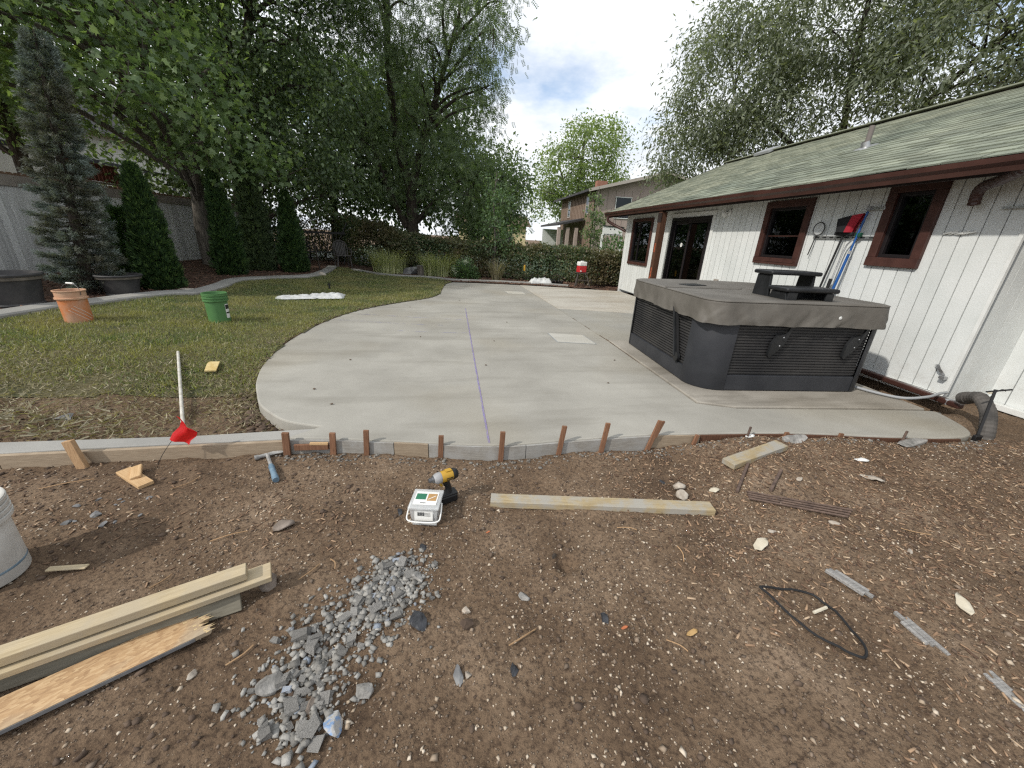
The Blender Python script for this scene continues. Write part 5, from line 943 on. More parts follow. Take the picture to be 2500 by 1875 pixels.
def rubble():
    spine=[(-.27,1.44),(-.32,1.35),(-.38,1.25),(-.46,1.14),(-.55,1.04),(-.58,.94),(-.48,.82)]; wid=[.13,.19,.20,.18,.15,.12,.09]
    for k in range(72):
        u=rng.random()**1.25*5.99; i=int(u); f=u-i; x=spine[i][0]*(1-f)+spine[i+1][0]*f; y=spine[i][1]*(1-f)+spine[i+1][1]*f; w=wid[i]; x+=rng.normal()*w*.55; y+=rng.normal()*.05; sz=.012+.020*rng.random()**2
        o=bpy.data.objects.new('rubble_chunk',RV[k%8]); COL.objects.link(o); sz*=1.25; o.location=(x,y,hz(x,y)+sz*.3); o.scale=(sz,sz*random.uniform(.8,1.2),sz*random.uniform(.7,1.1)); o.rotation_euler=(random.uniform(-.4,.4),random.uniform(-.4,.4),random.random()*6); tag(o,'grey broken concrete chunk in the rubble patch','rubble','grey concrete chunks in the rubble patch')
    n=1500; u=rng.random(n)**1.5*5.99; i=u.astype(int); f=u-i; sp=np.array(spine); x=sp[i,0]*(1-f)+sp[i+1,0]*f+rng.normal(size=n)*np.array(wid)[i]*.62; y=sp[i,1]*(1-f)+sp[i+1,1]*f+rng.normal(size=n)*.07; s=.004+.013*rng.random(n)**1.8
    scatter('gravel',np.stack([x,y,Hn(x,y)],1),s,M['rubble'],'grey crushed concrete gravel spilled on the soil',[shard(140+q) for q in range(10)],(1,1,1),.3)
    for j,(x,y,s) in enumerate(((-.30,1.50,.022),(-.37,1.31,.017),(-.56,1.10,.018),(-.60,.96,.02))): 
        o=bpy.data.objects.new('painted_rubble',RV[j].copy()); o.data.materials.clear(); o.data.materials.append(M['rubblue']); COL.objects.link(o); o.location=(x,y,hz(x,y)+s*.5); o.scale=(s,s,s*.7); tag(o,'broken concrete chunk with blue paint in the rubble patch','rubble','blue painted chunks in the rubble patch')
    rock('slab_fragment','tall pale concrete fragment at the top right of the rubble','rubble',-.19,1.40,.045,'rubble1',11,(.7,1.0,.6),.4)
    rock('slab_fragment','large crumbly concrete lump with blue paint near the bottom of the rubble','rubble',-.41,.835,.050,'rubblue',12,(.7,1.0,.5),.3)
    rock('slab_fragment','rough grey concrete lump at the lower right of the rubble','rubble',-.335,.93,.042,'rubble1',15,(1,.85,.7),.9)
    rock('slab_fragment','broad grey concrete lump at the lower left of the rubble','rubble',-.66,.985,.05,'rubble1',16,(1,.8,.5),.2)
    rock('field_stone','brown angular stone leaning against the plank ends','stone',-.835,1.415,.062,'stone',21,(.75,1.0,.85),.5)
    rock('field_stone','long brown stone on the soil left of the plastic box','stone',-.93,1.775,.058,'stone',22,(1.2,.6,.5),.6)
    rock('field_stone','grey pointed stone alone on the soil in the middle','stone',.30,1.245,.030,'rubble1',23,(.9,1,.6),.2)
    rock('field_stone','brown lump of soil below the centre','stone',.035,1.12,.033,'clod',24,(1,.9,.6),.1)
    rock('field_stone','small grey stone above the brown soil lump','stone',.04,1.20,.022,'stonelight',25,(1,.9,.6),.8)
    rock('field_stone','flat grey stone at the bottom centre of the soil','stone',.0,.94,.034,'boulder',26,(.6,1.2,.5),.1)
    rock('field_stone','small tan stone right of the flat grey stone','stone',.035,.935,.018,'stonelight',27,(.9,1,.6),.4)
    rock('field_stone','grey stone at the bottom edge left of centre','stone',-.50,.90,.030,'stone',28,(1,.6,.5),1.2)
    rock('field_stone','small pale stone below the OSB board','stone',-.95,1.05,.022,'stonelight',29,(.6,1.1,.5),-.4)
    rock('concrete_crumb','crumbly white concrete lump, upper of two by the cement board','rubble',1.47,1.955,.052,'stonelight',31,(1,.8,.7),.2); rock('concrete_crumb','crumbly white concrete lump, lower of two by the cement board','rubble',1.44,1.86,.048,'stonelight',32,(1,.8,.7),1.0)
    rock('concrete_crumb','small white concrete crumb right of the rebar pieces','rubble',2.33,1.90,.03,'stonelight',33,(1,.6,.5),.3)
    rock('concrete_crumb','white crumb on the wood chips right of the long cement board','rubble',1.80,1.52,.03,'stonelight',34,(1,.6,.5),-.3); rock('concrete_crumb','small white crumb among wood chips at right','rubble',2.45,1.29,.024,'stonelight',36,(1,.6,.5),.6); rock('concrete_crumb','pale flat crumb between rebar and the weathered wood','rubble',2.24,1.53,.032,'stonelight',37,(1.2,.6,.35),-.5)
    rock('soil_spoil','heap of grey cement spoil by the metal pins','soil heap',2.72,2.36,.12,'rubble1',41,(1.4,.5,.28),.1,sink=.6); rock('soil_spoil','second heap of grey cement spoil further right','soil heap',3.72,2.26,.14,'rubble1',42,(1.4,.5,.24),.05,sink=.6)
    rock('grey_boulder','large grey boulder between the grass clumps','boulder',-1.5,14.75,.42,'boulder',51,(1.25,.7,.5),.1); rock('pale_brick','pale stone block lying behind the kerb','stone',-5.22,8.42,.13,'stonelight',52,(1.3,.6,.5),.5)
    rock('bed_stone','tan stone on the mulch beside the narrow arborvitae','stone',-3.95,12.55,.11,'stonelight',53,(1,.7,.8),.5); rock('river_stone','grey flat stone behind the concrete strip at left','stone',-3.0,3.1,.07,'boulder',54,(1.3,.8,.4),.2)
    for j,(x,y,s) in enumerate(((-1.95,1.98,.03),(-2.05,1.93,.024),(-1.86,1.9,.026),(-2.1,2.05,.02))): rock('river_pebble','grey rounded pebble near the white bucket','pebble',x,y,s,'boulder',60+j,(1.2,.8,.5),j,'rounded pebbles near the white bucket')
    for j in range(10): x,y=(-2.0+.02*j+random.uniform(-.15,.15),2.02+random.uniform(-.12,.12)); rock('river_pebble','grey rounded pebble near the white bucket','pebble',x,y,random.uniform(.008,.018),'boulder',70+j,(1.2,.8,.5),j,'rounded pebbles near the white bucket',sub=2)
rubble()

# ------------------------------------------------------------------ form boards and stakes
def forms():
    P=[Vector(p) for p in FRONT]; 
    def seg(x0,x1,z0,z1,mat,label,off=.012):
        pts=[p for p in P if x0<=p.x<=x1]
        def at(x):
            for a,b in zip(P[:-1],P[1:]):
                if a.x<=x<=b.x: return a.lerp(b,(x-a.x)/max(b.x-a.x,1e-6))
            return P[0]
        pts=[at(x0)]+pts+[at(x1)]; g=[]
        for i,p in enumerate(pts):
            zb=z0 if z0 is not None else -.13
            g.append([(p.x,p.y-.004,zb),(p.x,p.y-.004,z1),(p.x,p.y-.022,z1),(p.x,p.y-.022,zb)])
        mb=MB().sheet(g); mb.f.append((0,1,2,3)); k=len(mb.v)-4; mb.f.append((k+3,k+2,k+1,k)); o=mb.build('form_board',mat); tag(o,label,'form board','form boards along the patio front')
    seg(-1.19,-.445,-.15,-.008,M['form'],'grey form board between the concrete strip and the tan board'); seg(-.44,-.20,-.15,-.004,M['formtan'],'short tan form board left of the chalk line'); seg(-.195,.50,-.15,-.006,M['form'],'grey form board where the chalk line ends'); seg(.505,1.52,-.15,-.008,M['form'],'grey form board behind the leaning stakes'); seg(1.525,1.93,-.15,-.008,M['formtan'],'tan form board right of the split stake'); seg(1.935,3.2,-.13,-.008,M['post'],'dark thin form board below the hot tub'); seg(3.205,4.2,-.13,-.01,M['post'],'dark thin form board at the right tip of the patio')
    o=MB().bar((-5,2.338,-.080),(-2.84,2.480,-.080),.03,.135).build('form_board',M['formtan'],bev=.004); tag(o,'long wet form board at the left end of the concrete strip','form board','form boards along the patio front')
    o=MB().bar((-2.835,2.480,-.080),(-1.2,2.565,-.080),.028,.135).build('form_board',M['formtan'],bev=.004); tag(o,'form board of the concrete strip behind the red flag','form board','form boards along the patio front')
forms()
def stake(label,bx,by,tx,ty,tz,w=.036,th=.018,mat='stake',split=False):
    z=hz(bx,by)-.06; a,b=Vector((bx,by,z)),Vector((tx,ty,tz)); mb=MB().bar(a,b,w,th,(0,1,0)); t=mb.build('wooden_stake',M[mat],bev=.002); tag(t,label,'stake','wooden stakes along the form boards')
    if split:
        d=(b-a).normalized(); c=MB().bar(a.lerp(b,.55)+Vector((.02,-.002,0)),b+Vector((.03,0,-.005)),.016,.014,(0,1,0)).build('split_piece',M[mat],t)
stake('thick pale stake at the left end of the concrete strip',-2.36,2.44,-2.41,2.46,.085,.055,.03,'stakelight')
stake('stake at the right end of the concrete strip, beside split wood',-1.19,2.535,-1.175,2.535,.065,.045,.022)
stake('stake right of the split wood wedge',-.875,2.515,-.86,2.515,.065,.04,.02)
stake('stake left of the tan form board',-.64,2.485,-.625,2.485,.095,.036,.02)
stake('short stake just left of the chalk line',-.115,2.415,-.105,2.415,.075,.036)
stake('upright stake right of the chalk line end',.315,2.36,.325,2.355,.125,.036)
stake('leaning stake, first right of the upright one',.75,2.395,.785,2.40,.135,.036)
stake('leaning stake, second right of the upright one',1.095,2.42,1.125,2.42,.14,.036)
stake('split stake leaning far right over the tan board',1.475,2.44,1.555,2.44,.14,.036,.018,'stake',True)
stake('low stake stub leaning on the tan form board',1.86,2.43,1.89,2.43,.012,.03); stake('short stub stake level with the slab, nearer the hot tub corner',2.66,2.405,2.665,2.405,.025,.036); stake('short stub stake level with the slab, further right',3.12,2.36,3.13,2.36,.025,.036)
for lb,x,y in (('metal pin beside the short stub stakes',2.32,2.42),('metal pin standing at the right part of the slab edge',3.63,2.28)): tag(MB().tube([(x,y,-.1),(x+.012,y,.075)],.009,8).build('metal_pin',M['rust'],sm=True),lb,'pin')
w=thing('split_wedge','split orange wood wedge nailed to the left form board','wood scrap',(-1.05,2.53,-.06)); MB().bar((-1.13,2.53,-.05),(-.90,2.52,-.045),.02,.045).build('wedge',M['stake'],w,True,bev=.003); MB().bar((-1.02,2.52,-.018),(-.90,2.52,-.022),.02,.014).build('splinter',M['tanwood'],w,True)
# ------------------------------------------------------------------ lumber
def plank(name,label,a,b,w,h,mat,cat='plank',tilt=0,bev=.003,par=None):
    a,b=Vector(a),Vector(b); d=(b-a); L=d.length; dn=d.normalized(); up=Matrix.Rotation(tilt,3,dn)@Vector((0,0,1)); x=dn; y=up.cross(x).normalized(); z=x.cross(y); me=MB().box((0,0,0),(L,w,h)).mesh(name); o=link(name,me,M[mat]); m=Matrix((x,y,z)).transposed().to_4x4(); m.translation=(a+b)/2; o.matrix_world=m
    bv=o.modifiers.new('bevel','BEVEL'); bv.width=bev; bv.segments=2; return tag(o,label,cat)
zl=lambda x,y:hz(x,y)
plank('lumber_board','pale board on top of the stack at lower left',(-1.98,.895,-.005),(-.895,1.378,.012),.066,.036,'lumber')
plank('lumber_board','pale board reaching furthest right in the stack',(-1.99,.888,-.045),(-.815,1.405,-.028),.095,.026,'lumber')
plank('plywood_strip','dirty plywood strip on edge under the pale boards',(-2.03,.915,-.085),(-.91,1.325,-.075),.105,.018,'lumberd',tilt=R_(58))
def osbboard():
    a,b=Vector((-1.88,.710,-.11)),Vector((-1.0,1.243,-.095)); d=(b-a); L=d.length; dn=d.normalized(); y=Vector((0,0,1)).cross(dn).normalized(); z=dn.cross(y); w,h=.135,.018; me=bpy.data.meshes.new('osb_board'); n=15; top=[];V=[]
    edge=[L/2+random.uniform(-.035,.02)-(.02 if k in(5,6,10) else 0) for k in range(n)]
    mb=MB(); V=[(-L/2,-w/2,-h/2),(-L/2,w/2,-h/2),(-L/2,-w/2,h/2),(-L/2,w/2,h/2)]
    for k in range(n): yy=-w/2+w*k/(n-1); V+=[(edge[k]-.008,yy,-h/2),(edge[k],yy,h/2)]
    F=[(0,1)+tuple(4+2*k for k in range(n-1,-1,-1)),(2,)+tuple(5+2*k for k in range(n))+(3,),(0,4,5,2),(1,3,5+2*(n-1),4+2*(n-1)),(0,2,3,1)]+[(4+2*k,6+2*k,7+2*k,5+2*k) for k in range(n-1)]
    t=thing('osb_board','broken OSB strip with splintered end at lower left','plank',tuple(a)); m=Matrix((dn,y,z)).transposed().to_4x4(); m.translation=(a+b)/2
    o=mb.add(V,F).build('board',M['osb'],t); o.parent=t; o.matrix_parent_inverse=PM(t).inverted(); o.matrix_basis=m
    s=MB()
    for k in range(n): s.add([(edge[k]-.02,-w/2+w*k/(n-1)-.004,h/2+.001),(edge[k]-.02,-w/2+w*k/(n-1)+.004,h/2+.001),(edge[k]+random.uniform(.005,.022),-w/2+w*k/(n-1)+random.uniform(-.004,.004),h/2-.002)],[(0,1,2)])
    s.box((edge[0]*0,-w/2-.0008,0),(.001,.001,.001)); q=s.build('splinters',M['splinter'],o); struct(q,'stuff')
    MB().box((-.01,-w/2-.001,-.001),(L-.06,.002,h*.8)).build('cut_edge',M['osbedge'],o)
osbboard()
plank('cement_board','long cement crusted two by four lying across the soil',(.205,1.905,-.10),(1.555,1.715,-.10),.085,.042,'lumberc')
plank('cement_offcut','short cement spattered two by four offcut by the slab',(1.93,2.10,-.045),(2.50,2.27,-.010),.10,.042,'lumberc')
plank('wood_offcut','sawn pale wood scrap, lower of two by the concrete strip',(-2.10,2.385,-.10),(-1.86,2.215,-.10),.075,.022,'tanwood','wood scrap',bev=.002); plank('wood_offcut','small pointed wood scrap lying on the sawn scrap',(-2.03,2.40,-.080),(-1.95,2.27,-.082),.055,.020,'tanwood','wood scrap',tilt=.15,bev=.006)
plank('wood_chip_piece','pale flat wood chip left of the stacked boards',(-1.86,1.60,-.115),(-1.70,1.60,-.115),.028,.008,'lumber','wood scrap')
def driftwood(label,a,b,w,seed,n=3):
    r=random.Random(seed); t=thing('weathered_wood',label,'wood scrap',a,group='weathered wood pieces at right'); A,B=Vector(a),Vector(b)
    for k in range(n):
        o=(k-(n-1)/2)*w/n; d=(B-A).normalized(); s=Vector((-d.y,d.x,0)); p=A+s*o+d*r.uniform(0,.05); q=B+s*o-d*r.uniform(0,.08); MB().bar(p,q,w/n*.92,.012+.008*r.random()).build('splinter',M['greywood'],t,True,bev=.003)
driftwood('grey weathered board piece, upper of three at right',(1.865,1.235,-.10),(1.955,1.02,-.105),.06,1); driftwood('grey weathered board piece, middle of three at right',(1.965,.985,-.108),(1.965,.76,-.11),.055,2); driftwood('grey weathered board piece in the lower right corner',(2.06,.72,-.112),(2.02,.45,-.112),.05,3)
for lb,x,y,a,s,mt in (('torn tan paper scrap near the long cement board',1.66,1.43,.5,.075,'paper'),('pale torn scrap at the right edge',2.32,.97,.9,.07,'paper'),('small curled dry leaf on the soil at lower right',.98,1.0,.3,.032,'leafdry'),('small white wood flake near the cement offcut',2.35,2.42,.2,.05,'labelw'),('white wood flake on the chips below the slab tip',3.0,2.06,-.2,.055,'labelw'),('cement crusted stick among the chips',2.86,1.86,-.6,.07,'stonelight'),('bark curl below the short cement board',1.70,1.90,.2,.045,'paper'),('dry orange leaf left of the long cement board',.17,1.66,.4,.014,'leafred'),('orange seed wings below the grey pointed stone',.70,1.05,.2,.018,'leafred')):
    z=hz(x,y); r=random.Random(sum(map(ord,lb))%999); mb=MB(); g=[]; n=6
    for i in range(n):
        u=-1+2*i/(n-1); hw=.42*(1-abs(u)**2.2)*(r.uniform(.7,1.1))+.04; c=.10*math.sin(3*u+1)
        g.append([(s*(u*math.cos(a)-v*hw*math.sin(a)),s*(u*math.sin(a)+v*hw*math.cos(a)),s*(.10+.16*abs(v)*r.uniform(.4,1.2)+.06*math.sin(4*u))) for v in (-1,-.4,.3,1)])
    o=mb.sheet(g).build('ground_scrap',M[mt],sm=True,ang=80); o.location=(x,y,z); sd=o.modifiers.new('thick','SOLIDIFY'); sd.thickness=.004; tag(o,lb,'scrap')
for lb,x,y,s in (('shiny black film scrap by the rubble right edge',-.155,1.16,.055),('crumpled black film scrap on the soil right of centre',.63,1.105,.032),('crumpled black film scrap at bottom centre',.21,.93,.026),('dark film scrap below the plastic box',-.17,1.58,.028),('dark film scrap left of the plastic box',-.33,1.87,.026),('dark film scrap right of the offcut lump',1.40,2.03,.024)):
    V,F=rocky(sum(map(ord,lb))%500,sub=2,amp=.5,sq=(.7,1.1,.28),planes=5); me=bpy.data.meshes.new('film_scrap'); me.from_pydata([tuple(v*s) for v in V],[],F); me.update(); o=link('film_scrap',me,M['blackfilm']); o.location=(x,y,hz(x,y)+s*.12); o.rotation_euler=(0,0,random.uniform(-.5,.5)); tag(o,lb,'plastic scrap')
tag(MB().tube([(x,y,hz(x,y)+.012) for x,y in spline([(1.43,1.165),(1.52,1.16),(1.66,1.13),(1.70,1.05),(1.69,.93),(1.665,.85),(1.62,.825),(1.58,.86),(1.52,.93),(1.46,1.06),(1.43,1.165)],4)],.0055,6).build('rubber_loop',M['rubber'],sm=True),'black rubber loop lying on the soil at right','strap')
tag(MB().tube([(1.60,1.03,hz(1.6,1.03)+.012),(1.68,1.045,hz(1.68,1.045)+.014)],.007,6).build('short_stick',M['paper']),'short tan stick inside the rubber loop','stick')
for lb,a,b in (('short rusty pipe piece, left of two by the offcut',(1.83,1.855),(2.08,2.09)),('short rusty pipe piece, right of two by the offcut',(2.03,1.81),(2.26,1.99))): tag(MB().tube([(a[0],a[1],hz(*a)+.014),(b[0],b[1],hz(*b)+.014)],.010,8).build('rusty_pipe',M['rust'],sm=True),lb,'pipe')
for k,lb in enumerate(('rusty rebar rod, uppermost of four side by side','rusty rebar rod, second from top of four','rusty rebar rod, third from top of four','rusty rebar rod, lowest of four side by side')): tag(MB().tube([(1.88-.012*k,1.835-.022*k,hz(1.88,1.83)+.026),(2.42-.03*k,1.60-.018*k,hz(2.4,1.58)+.026)],.0065,8).build('rebar_rod',M['rust'],sm=True),lb,'rebar','rebar rods on the soil')
tag(MB().tube([(x,y,hz(x,y)-.02+.03*math.sin(k)) for k,(x,y) in enumerate([(.45,1.42),(.50,1.46)])],.01,5).build('root_stub',M['bark']),'dark broken root beside the hole','root')
# twigs
tw=((-.62,1.55,-.58,1.48),(-1.25,1.72,-1.1,1.78),(-.85,1.07,-.78,1.13),(-1.35,1.45,-1.30,1.52),(.2,1.02,.32,1.08),(.85,.98,.92,.93),(1.15,1.35,1.17,1.45),(-1.7,2.16,-1.6,2.28),(2.6,1.45,2.75,1.40),(-.72,1.42,-.66,1.52),(.9,1.62,1.0,1.58),(-2.4,2.2,-2.2,2.3))
for k,(a,b,c,d) in enumerate(tw): tag(MB().tube(spline([(a,b,hz(a,b)+.012),((a+c)/2+.012,(b+d)/2,hz((a+c)/2,(b+d)/2)+.016),(c,d,hz(c,d)+.010)],4),.0028,5).build('twig',M['stakelight'],sm=True),'thin dry twig on the bare soil','twig','dry twigs on the soil')
# ------------------------------------------------------------------ hand tools
def hammer():
    hd=Vector((-1.30,2.50,-.085)); t=thing('hammer','dirty claw hammer with blue grip lying by the form board','hammer',tuple(hd)); e=Vector((-1.135,2.22,-.105)); d=(e-hd).normalized()
    MB().tube([hd,hd.lerp(e,.3),hd.lerp(e,.45)],[.012,.011,.012],8).build('shaft',M['hmetal'],t,True,sm=True); MB().tube([hd.lerp(e,.42),hd.lerp(e,.5),hd.lerp(e,.75),hd.lerp(e,.93),e],[.013,.018,.017,.021,.019],10).build('grip',M['hblue'],t,True,sm=True)
    s=Vector((d.y*-1,d.x,0)); MB().tube([hd+s*.0,hd-s*.045,hd-s*.055,hd-s*.075],[.014,.013,.018,.018],10).build('face',M['hmetal'],t,True,sm=True)
    for o in (-1,1): MB().tube(spline([hd+s*.0,hd+s*.05+d*.004*o,hd+s*.11+d*(.02+.008*o)+Vector((0,0,.008*o))],4),[.012]*4+[.010]*3+[.003]*2,6).build('claw',M['hmetal'],t,True,sm=True)
hammer()
def box():
    x,y=-.168,1.80; z=hz(x,y); t=thing('plastic_box','clear plastic screw tub with handle and label on the soil','box',(x,y,z),R_(-9)); g=[]
    w0,w1,h=.066,.076,.115
    def rect(w,z,d=0): return [(-w,-w-d,z),(w,-w-d,z),(w,w+d,z),(-w,w+d,z),(-w,-w-d,z)]
    MB().sheet([rect(w0,.0),rect(w0+.003,.03),rect(w1,h)]).add(rect(w0,.001)[:4],[(0,1,2,3)]).build('tub',M['clear'],t)
    c=MB(); r=random.Random(4)
    for k in range(40): p=Vector((r.uniform(-.055,.055),r.uniform(-.055,.055),r.uniform(.006,.05))); c.bar(p,p+Vector((r.uniform(-.03,.03),r.uniform(-.03,.03),r.uniform(-.004,.01))),.004,.004)
    struct(c.build('screws',M['hmetal'],t),'stuff')
    MB().box((0,0,h+.006),(.168,.168,.014)).build('lid',M['clear'],t,bev=.004); l=MB().box((0,0,h+.0145),(.128,.112,.002)).build('lid_label',M['labelw'],t)
    MB().box((-.030,.012,h+.0160),(.056,.05,.0012)).build('green_panel',MAT('green_print',(.03,.16,.09),rough=.6),l); MB().box((.032,.008,h+.0160),(.05,.06,.0012)).build('screw_picture',MAT('tan_print',(.42,.25,.1),rough=.6),l); MB().box((.032,.004,h+.0172),(.05,.004,.001),Matrix.Rotation(.7,3,'Z')).build('screw_shape',M['labelw'],l)
    for k in range(3): MB().box((-.02+.01*k,-.042+.0*k,h+.016-.0),(.01,.004,.001)).build('print_line',M['labelk'],l)
    s=MB().box((0,-.0755,.072),(.10,.002,.062),Matrix.Rotation(R_(-5),3,'X')).build('side_label',M['labelw'],t)
    for k in range(9): MB().box((-.033+.0042*k,-.0775,.083),(.0024 if k%3 else .0012,.001,.022),Matrix.Rotation(R_(-5),3,'X')).build('barcode_bar',M['labelk'],s)
    for k in range(3): MB().box((.02,-.0775,.088-.008*k),(.034,.001,.0018),Matrix.Rotation(R_(-5),3,'X')).build('text_line',M['hoop'],s)
    MB().box((0,-.0765,.056),(.07,.001,.002),Matrix.Rotation(R_(-5),3,'X')).build('text_line',M['hoop'],s)
    MB().tube(spline([(-.086,0,h-.015),(-.091,-.06,.075),(-.08,-.098,.055),(0,-.104,.05),(.08,-.098,.055),(.091,-.06,.075),(.086,0,h-.015)],5),.0042,6).build('handle',M['labelw'],t,sm=True)
box()
def driver():
    x,y=-.065,1.925; z=hz(x,y); t=thing('impact_driver','yellow and black cordless impact driver standing behind the box','drill',(x,y,z),R_(205)); t.scale=(.92,.92,.92)
    # local: nose points +x
    MB().box((-.015,0,.030),(.115,.072,.055)).build('battery',M['black'],t,bev=.010); MB().box((-.015,0,.060),(.118,.066,.018)).build('battery_foot',M['black'],t,bev=.006); MB().box((.045,0,.045),(.02,.05,.03)).build('battery_latch',M['yellow'],t,bev=.005)
    MB().tube([(-.015,0,.062),(-.020,0,.10),(-.006,0,.14),(.0,0,.165)],[.026,.021,.023,.026],14).build('grip',M['black'],t,sm=True)
    b=MB().lathe([(0,-.075),(.026,-.075),(.034,-.065),(.036,-.04),(.037,.02),(.034,.035)],20,Matrix.Translation((0,0,.195))@Matrix.Rotation(R_(90),4,'Y')).build('motor_body',M['yellow'],t,sm=True)
    MB().lathe([(0,-.083),(.022,-.083),(.031,-.076),(.037,-.055),(.0375,-.045),(.030,-.045)],20,Matrix.Translation((0,0,.195))@Matrix.Rotation(R_(90),4,'Y')).build('rear_cap',M['black'],t,sm=True)
    MB().lathe([(.0345,.030),(.037,.038),(.034,.062),(.024,.080)],20,Matrix.Translation((0,0,.195))@Matrix.Rotation(R_(90),4,'Y')).build('gear_case',M['toolgrey'],t,sm=True); MB().lathe([(.024,.078),(.024,.085),(.016,.092),(.014,.112),(0,.113)],16,Matrix.Translation((0,0,.195))@Matrix.Rotation(R_(90),4,'Y')).build('chuck',M['toolgun'],t,sm=True)
    MB().tube(spline([(.028,0,.165),(.034,0,.148),(.026,0,.128)],4),.008,8).build('trigger',M['yellow'],t,sm=True)
    for sy in (-1,1): o=MB().box((-.018,sy*.0372,.190),(.046,.002,.018)).build('name_plate',M['labelk'],t)
    MB().box((-.02,0,.2335),(.04,.03,.003)).build('top_label',M['yellow'],t)
    # lettering on the plate, as on the tool
    for sy,rz in ((1,math.pi),(-1,0)):
        cu=bpy.data.curves.new('lettering','FONT'); cu.body='DEWALT'; cu.size=.0115; cu.align_x='CENTER'; cu.align_y='CENTER'; cu.extrude=.0003; to=bpy.data.objects.new('lettering',cu); COL.objects.link(to); dg=bpy.context.evaluated_depsgraph_get(); me=bpy.data.meshes.new_from_object(to.evaluated_get(dg)); bpy.data.objects.remove(to); me.materials.clear(); o=link('lettering',me,M['yellow'],t); o.location=(-.018,sy*.0386,.190); o.rotation_euler=(R_(90),0,rz)
driver()
# ------------------------------------------------------------------ buckets and planters
def bucket(name,label,x,y,z,rz,body,rim,handle=None,h=.37,r0=.132,r1=.150,ribs=2):
    t=thing(name,label,'bucket',(x,y,z),rz,None); prof=[(0,.012),(r0-.006,.012),(r0-.004,0),(r0,.0),(r0+.002,.01),(r1-.012,h*.72)]
    MB().lathe(prof,40).build('body',body,t,sm=True); rp=[(r1-.012,h*.72)]
    for k in range(ribs): zz=h*(.74+.26*k/ribs); rp+=[(r1+.006,zz),(r1+.007,zz+.016),(r1-.006,zz+.020),(r1-.006,zz+h*.26/ribs-.006)]
    rp+=[(r1+.004,h-.012),(r1+.005,h-.002),(r1,h),(r1-.008,h-.002)]; MB().lathe(rp,40).build('rim',rim,t,sm=True); MB().lathe([(r1-.008,h-.002),(r0-.008,.016),(0,.016)],40).build('inside',rim,t,sm=True)
    if handle:
        a=[(r1*1.03*math.cos(q),.03*math.sin(q)*0-.10*math.sin(q)*handle[0],h*.86+handle[1]*math.sin(q)) for q in [math.pi*k/16 for k in range(17)]]; hd=MB().tube(a,.0035,6,False).build('wire_handle',M['hoop'],t,sm=True); MB().tube([(-.05,a[8][1],a[8][2]),(.05,a[8][1],a[8][2])],.011,10).build('hand_grip',M['labelw'],hd,sm=True)
    return t
def on_cone(t,ang,z0,w,hh,mat,nm,r0=.132,r1=.150,h=.37,off=.0015,skew=0):
    def P(a,z): r=r0+.002+(r1-.012-r0-.002)*min(1,max(0,(z-.01)/(h*.72-.01)))+off; return (r*math.cos(a),r*math.sin(a),z)
    R0=.14; cs=math.cos(skew); sn=math.sin(skew); q=[(-w/2,-hh/2),(w/2,-hh/2),(w/2,hh/2),(-w/2,hh/2)]; q=[(u*cs-v*sn,u*sn+v*cs) for u,v in q]; g=[]
    n=4; row=[]
    for i in range(n+1):
        f=i/n; a=[q[0][j]+(q[1][j]-q[0][j])*f for j in (0,1)]; b=[q[3][j]+(q[2][j]-q[3][j])*f for j in (0,1)]; row.append([P(ang+a[0]/R0,z0+a[1]),P(ang+b[0]/R0,z0+b[1])])
    MB().sheet(row).build(nm,mat,t)
bx,by=-4.92,5.75; ob=bucket('orange_bucket','faded orange bucket with wire handle on the lawn',bx,by,hz(bx,by)-.01,R_(-15),M['orange'],M['orangerim'],(-.35,.12),ribs=1); ob.scale=(1,1,1.14)
ca=math.atan2(-by,-bx)+R_(15)
for r in range(7):
    for c in range(3): on_cone(ob,ca+.35+(-.028*(r-3)+.034*(c-1))/.14*.9,.115+.020*(r-3)+.020*(c-1)*1.0,.030,.009,M['print'],'print_stripe',skew=R_(-38))
gx,gy=-3.45,6.15; gb=bucket('green_bucket','green ribbed bucket standing on the lawn',gx,gy,hz(gx,gy)-.01,0,M['green'],M['green'],None,ribs=3); gb.scale=(1,1,1.18); cg=math.atan2(-gy,-gx)+1.0
on_cone(gb,cg,.15,.075,.17,M['labelw'],'paper_label'); on_cone(gb,cg,.20,.066,.05,M['labelk'],'label_print',off=.003); on_cone(gb,cg,.13,.066,.018,M['labelk'],'label_print',off=.003)
wb=bucket('white_bucket','dirty white bucket cut off by the left edge',-2.09,1.585,-.125,R_(20),M['whitep'],M['whitep'],None,.38,.135,.152,4); MB().lathe([(.1365,.05),(.138,.053),(.1385,.062),(.137,.065)],40).build('grey_band',M['hblue'],wb,sm=True)
for lb,x,y,r0,r1,h in (('large black planter with faded rim at the left edge',-6.32,6.50,.31,.38,.46),('smaller black planter between spruce and arborvitae',-5.80,7.75,.22,.30,.36)):
    z=hz(x,y); t=thing('planter_pot',lb,'planter',(x,y,z),group='black planters'); MB().lathe([(0,0),(r0,0),(r0+.01,.03),(r0-.005,.05),(r1-.03,h*.80)],44).build('body',M['pot'],t,sm=True); MB().lathe([(r1-.03,h*.80),(r1-.005,h*.81),(r1,h*.90),(r1-.012,h*.905)],44).build('band',M['potrim'],t,sm=True); MB().lathe([(r1-.012,h*.905),(r1+.012,h*.91),(r1+.018,h*.96),(r1+.006,h),(r1-.02,h-.005),(r1-.04,h*.8)],44).build('rim',M['pot'],t,sm=True); MB().lathe([(r1-.035,h*.83),(0,h*.84)],32).build('soil',M['soil'],t)
